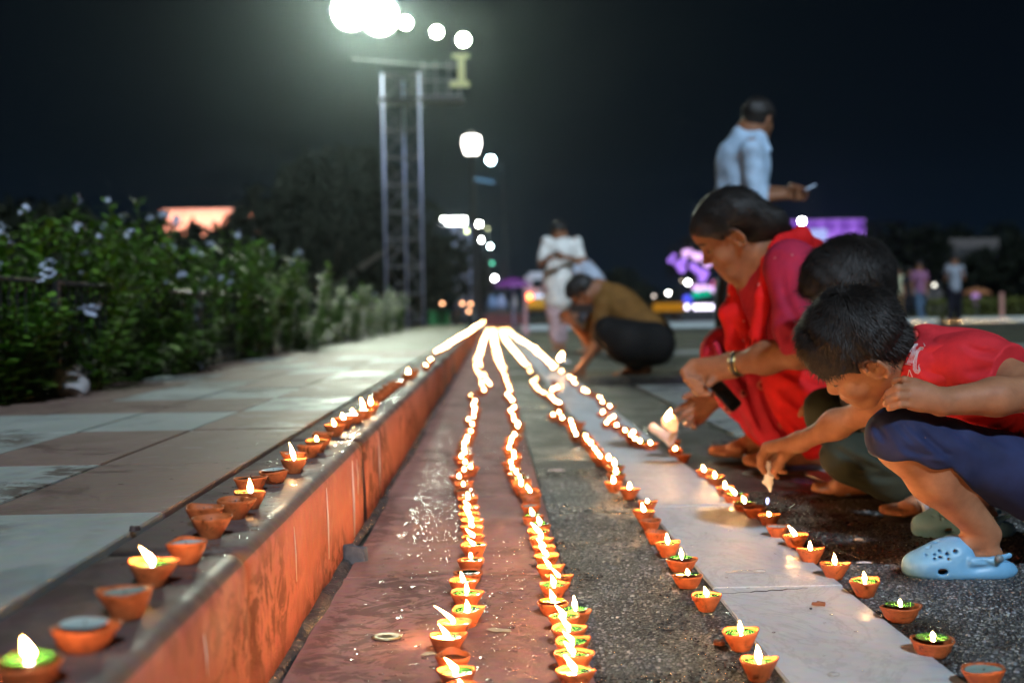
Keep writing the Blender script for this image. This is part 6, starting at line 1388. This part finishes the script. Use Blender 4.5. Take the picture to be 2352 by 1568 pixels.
standing(2112, 598, 738, 35, 'far person in pink top and blue jeans beyond the far lamps', (.26, .11, .20), (.08, .13, .20), img(-1, .1), dx=.04)
standing(2192, 582, 742, 34, 'far man in pale shirt and dark trousers bowed over something in his hands', (.28, .31, .36), (.010, .010, .02), img(-.3, .4, .8), arms='up')
standing(2064, 612, 728, 41, 'far thin person in yellowish clothes at the left of the far group', (.45, .44, .28), (.20, .12, .06), img(-1, .1))
standing(2090, 612, 735, 38, 'far person in black clothes between the yellowish and pink ones', (.015, .015, .02), (.015, .015, .02), img(1, .1))

# ================================================================== SMALL THINGS ON THE GROUND
def flake(name, p, r, th, mat, lbl, cat, seed, el=1.0, rz=0.0, tilt=0.0, n=11, dome=.0):
    r_ = random.Random(seed); b = bmesh.new(); rim = []; rim2 = []
    for k in range(n):
        a = 2 * math.pi * k / n; q = r * r_.uniform(.65, 1.15); rim.append(b.verts.new((q * math.cos(a), q * el * math.sin(a), 0))); rim2.append(b.verts.new((q * .9 * math.cos(a), q * .9 * el * math.sin(a), th * r_.uniform(.7, 1.1))))
    t = b.verts.new((0, 0, th + dome)); bo = b.verts.new((0, 0, 0))
    for k in range(n): b.faces.new((rim[k], rim[(k + 1) % n], rim2[(k + 1) % n], rim2[k])); b.faces.new((rim2[k], rim2[(k + 1) % n], t)); b.faces.new((rim[(k + 1) % n], rim[k], bo))
    me = bpy.data.meshes.new(name); b.to_mesh(me); b.free(); me.polygons.foreach_set('use_smooth', [dome > 0] * len(me.polygons))
    o = link(name, me, mat, None, p); o.rotation_euler = (tilt, tilt * .5, rz); tag(o, lbl, cat); return o
M_SHARD = plain('clay_shard', (.30, .10, .04), .6); M_PALE2 = plain('dried_leaf', (.36, .32, .20), .6, nscale=60); M_WAXD = wax('spilt_wax', (.50, .50, .47), rough=.15); M_GRIT = plain('dark_grit', (.05, .03, .03), .6)
flake('clay_shard', gnd(1883, 1388, .010), .0125, .004, M_SHARD, 'broken reddish clay shard lying on the marble band', 'shard', 1, .5, .2, .15)
flake('clay_shard', gnd(1652, 1478, .006), .013, .005, M_SHARD, 'broken bits of clay left of a lamp at the marble edge', 'shard', 2, .6, 1.0, .1)
flake('clay_shard', gnd(1862, 1398, .010), .003, .002, M_GRIT, 'tiny dark chip beside the broken shard on the marble', 'chip', 21, .6, 1.0, .1)
flake('dried_leaf', gnd(1148, 1446, .008), .020, .0008, M_PALE2, 'ragged pale leaf on the wet red strip between two lamp rows', 'leaf', 3, .45, -.3, .02, 15)
flake('dried_leaf', gnd(985, 1500, .008), .014, .0008, M_PALE2, 'small pale leaf half under an unlit lamp', 'leaf', 31, .6, .8, .04, 11)
o = empty('metal_washer', gnd(888, 1462, .0075)); tag(o, 'flat shiny disc with a raised middle on the wet red strip', 'disc')
MB().lathe([(0, .0), (.0205, 0), (.021, .001), (.015, .0016), (.008, .0018), (.006, .0035), (0, .004)], 26).build('disc_body', plain('dull_brass', (.42, .38, .24), .28, .7, nscale=80), o, True)
flake('petal', gnd(1278, 1080, .006), .028, .002, plain('pale_pink_petal', (.62, .50, .48), .6), 'pale curled petal on the gravel path between lamp rows', 'petal', 5, .28, .1, .05, 13, .002)
flake('wax_spill', gnd(1708, 1312, .0095), .030, .0012, M_WAXD, 'clear spilt wax puddle on the marble band', 'wax spill', 6, .35, .1, 0, 19, .0008)
flake('wax_spill', gnd(1745, 1312, .0095), .014, .0030, M_WAXD, 'white wax drop at the right end of the spilt puddle', 'wax spill', 7, .45, .1, 0, 13, .002)
flake('wax_spill', gnd(1915, 1548, .0095), .010, .0015, M_WAXD, 'round wax drop near the bottom of the marble band', 'wax spill', 8, .8, .1, 0, 15, .001)
flake('petal', gnd(1985, 1292, .006), .016, .002, plain('white_petal', (.60, .60, .62), .6), 'thin white petal on the gravel before the blue clog', 'petal', 9, .25, .0, .05, 11, .001)
flake('petal', gnd(1972, 1240, .006), .010, .004, plain('tan_petal', (.50, .40, .30), .6), 'small tan scrap on the wet gravel behind the white petal', 'scrap', 10, .5, .0, .1, 11, .001)
flake('stone_chip', gnd(308, 1218, ZP + .001), .0075, .006, M_GRIT, 'small dark stone chip in the platform joint', 'stone', 11, .8)
flake('stone_chip', gnd(812, 1290, .004), .030, .03, plain('grey_mortar_lump', (.10, .11, .12), .6, nscale=90, bumpd=.004), 'grey broken mortar lump at the foot of the kerb', 'mortar lump', 12, .6, 0, .1)
flake('stone_chip', gnd(690, 1598, .004), .012, .008, M_GRIT, 'dark chip at the kerb foot near the bottom edge', 'stone', 13, .7)
B = Body(.006); c = np3(at(150, 872, (XB + .02) * 0 + 4.4)); c[2] = ZP + .02; c[0] = at(155, 880, 4.4).x
B.ell(c + [0, 0, .03], (.055, .05, .055)); B.ell(c + [.035, 0, .01], (.04, .04, .04)); so = empty('pale_stone', c); tag(so, 'pale lumpy stone at the edge of the flower bed far left', 'stone'); wlink('stone_body', B.build('stone_body', fold=folds(.006, [(60, 30, 50, 0), (30, 80, 60, 1)])), plain('pale_stone', (.34, .33, .34), .8, nscale=30, bumpd=.004), so)
B = Body(.006); c = np3(at(72, 905, 4.3)); c[2] = ZP + .01; B.ell(c, (.035, .03, .02)); so = empty('pale_stone', c); tag(so, 'small pale stone left of the lumpy one by the flower bed', 'stone'); wlink('stone_body', B.build('stone_body'), plain('pale_stone_b', (.28, .27, .26), .8), so)
# water beads
M_WATER = bpy.data.materials.new('water_bead'); M_WATER.use_nodes = True; b = M_WATER.node_tree.nodes['Principled BSDF']; b.inputs['Base Color'].default_value = (.24, .13, .10, 1); b.inputs['Roughness'].default_value = .09; b.inputs['Specular IOR Level'].default_value = .5; b.inputs['Coat Weight'].default_value = .6
def beads(name, blobs, seed):
    r_ = np.random.default_rng(seed); V = []; F = []
    for (x0, x1, y0, y1, z, n, r0, r1) in blobs:
        for _ in range(n):
            x, y = r_.uniform(x0, x1), r_.uniform(y0, y1)
            if any((x - a[0]) ** 2 + (y - a[1]) ** 2 < .0006 for a in lamp_xy): continue
            r = math.exp(r_.uniform(math.log(r0), math.log(r1))); el = r_.uniform(.7, 1.3); i0 = len(V); h = r * r_.uniform(.025, .12)
            for (f, g_) in ((1.0, 0), (.86, .5), (.5, .87)):
                for k in range(8): a = k * math.pi / 4; q = 1 + .15 * math.sin(2 * a + x * 99); V.append((x + r * f * q * el * math.cos(a), y + r * f * q * math.sin(a), z + h * g_))
            V.append((x, y, z + h)); T = len(V) - 1
            for j in range(2):
                for k in range(8): F.append((i0 + j * 8 + k, i0 + j * 8 + (k + 1) % 8, i0 + j * 8 + 8 + (k + 1) % 8, i0 + j * 8 + 8 + k))
            for k in range(8): F.append((i0 + 16 + k, i0 + 16 + (k + 1) % 8, T, T))
    o = link(name, mesh_np(name, V, F, True), M_WATER); tag(o, kind='stuff')
beads('water_drops', [(-.19, -.06, 2.45, 3.6, .0062, 560, .0015, .006), (-.20, .10, 1.5, 2.5, .0062, 330, .0012, .005), (-.20, .11, 3.5, 5.2, .0062, 500, .002, .007), (-.06, .05, 1.5, 2.2, .0062, 160, .001, .004), (-.40, -.29, 1.2, 4.6, ZP + .0002, 520, .0015, .006), (-.60, -.44, 2.0, 4.2, ZP + .0004, 90, .001, .004), (.125, .33, 1.5, 3.4, .006, 90, .001, .003), (.345, .535, 1.5, 3.6, .0088, 50, .001, .003)], 12)
# grit on the marble and gravel
r_ = np.random.default_rng(31); V = []; F = []
for _ in range(420):
    x, y = r_.uniform(.345, .535), 1.4 + r_.random() ** 1.3 * 2.4; r = r_.uniform(.0005, .0018); i0 = len(V)
    for k in range(4): V.append((x + r * math.cos(k * 1.57 + x * 50), y + r * .7 * math.sin(k * 1.57 + x * 50), .0086))
    V.append((x, y, .0086 + r)); [F.append((i0 + k, i0 + (k + 1) % 4, i0 + 4, i0 + 4)) for k in range(4)]
o = link('grit', mesh_np('grit', V, F, False), M_GRIT); tag(o, kind='stuff')
# hairline crack across the marble band
ck = MB(); pts = [gnd(1640 + i * 12, 1364 - i * .8 + (1.2 * math.sin(i * 2.1)), .0088) for i in range(19)]
for a, c in zip(pts[:-1], pts[1:]): ck.tube([a, c], .0007 if 6 < pts.index(a) < 14 else .0003, 4)
o = ck.build('crack', M_DARK); tag(o, kind='structure')
# more of the same rows running on past the camera
more = []
for (xf, z, row) in ((lambda y: -.045 + .01 * math.sin(y * 5), .0065, 'B'), (lambda y: .095 + .008 * math.sin(y * 6), .0065, 'C'), (lambda y: .318, .004, 'D'), (lambda y: .575 + .01 * math.sin(y * 4), .004, 'E'), (lambda y: -.335, ZP, 'A')):
    y = {'A': .82, 'B': 1.40, 'C': 1.38, 'D': 1.36, 'E': 1.33}[row]
    while y > -1.0: more.append((xf(y) + rng.normal(0, .006), y, z, row)); y -= rng.uniform(.07, .11)
lampmass('nearest_clay_lamps', more)

# ================================================================== AIR
hm = bpy.data.materials.new('haze_air'); hm.use_nodes = True; n = hm.node_tree; n.nodes.clear()
v = n.nodes.new('ShaderNodeVolumePrincipled'); o_ = n.nodes.new('ShaderNodeOutputMaterial'); L(n, v.outputs[0], o_.inputs['Volume'])
v.inputs['Color'].default_value = (.78, .95, 1, 1); v.inputs['Density'].default_value = HAZE; v.inputs['Anisotropy'].default_value = .92
hz = MB().box((-70, -8, -1.4), (85, 135, 14)).build('haze', hm); tag(hz, kind='stuff')
cy.volume_step_rate = 4
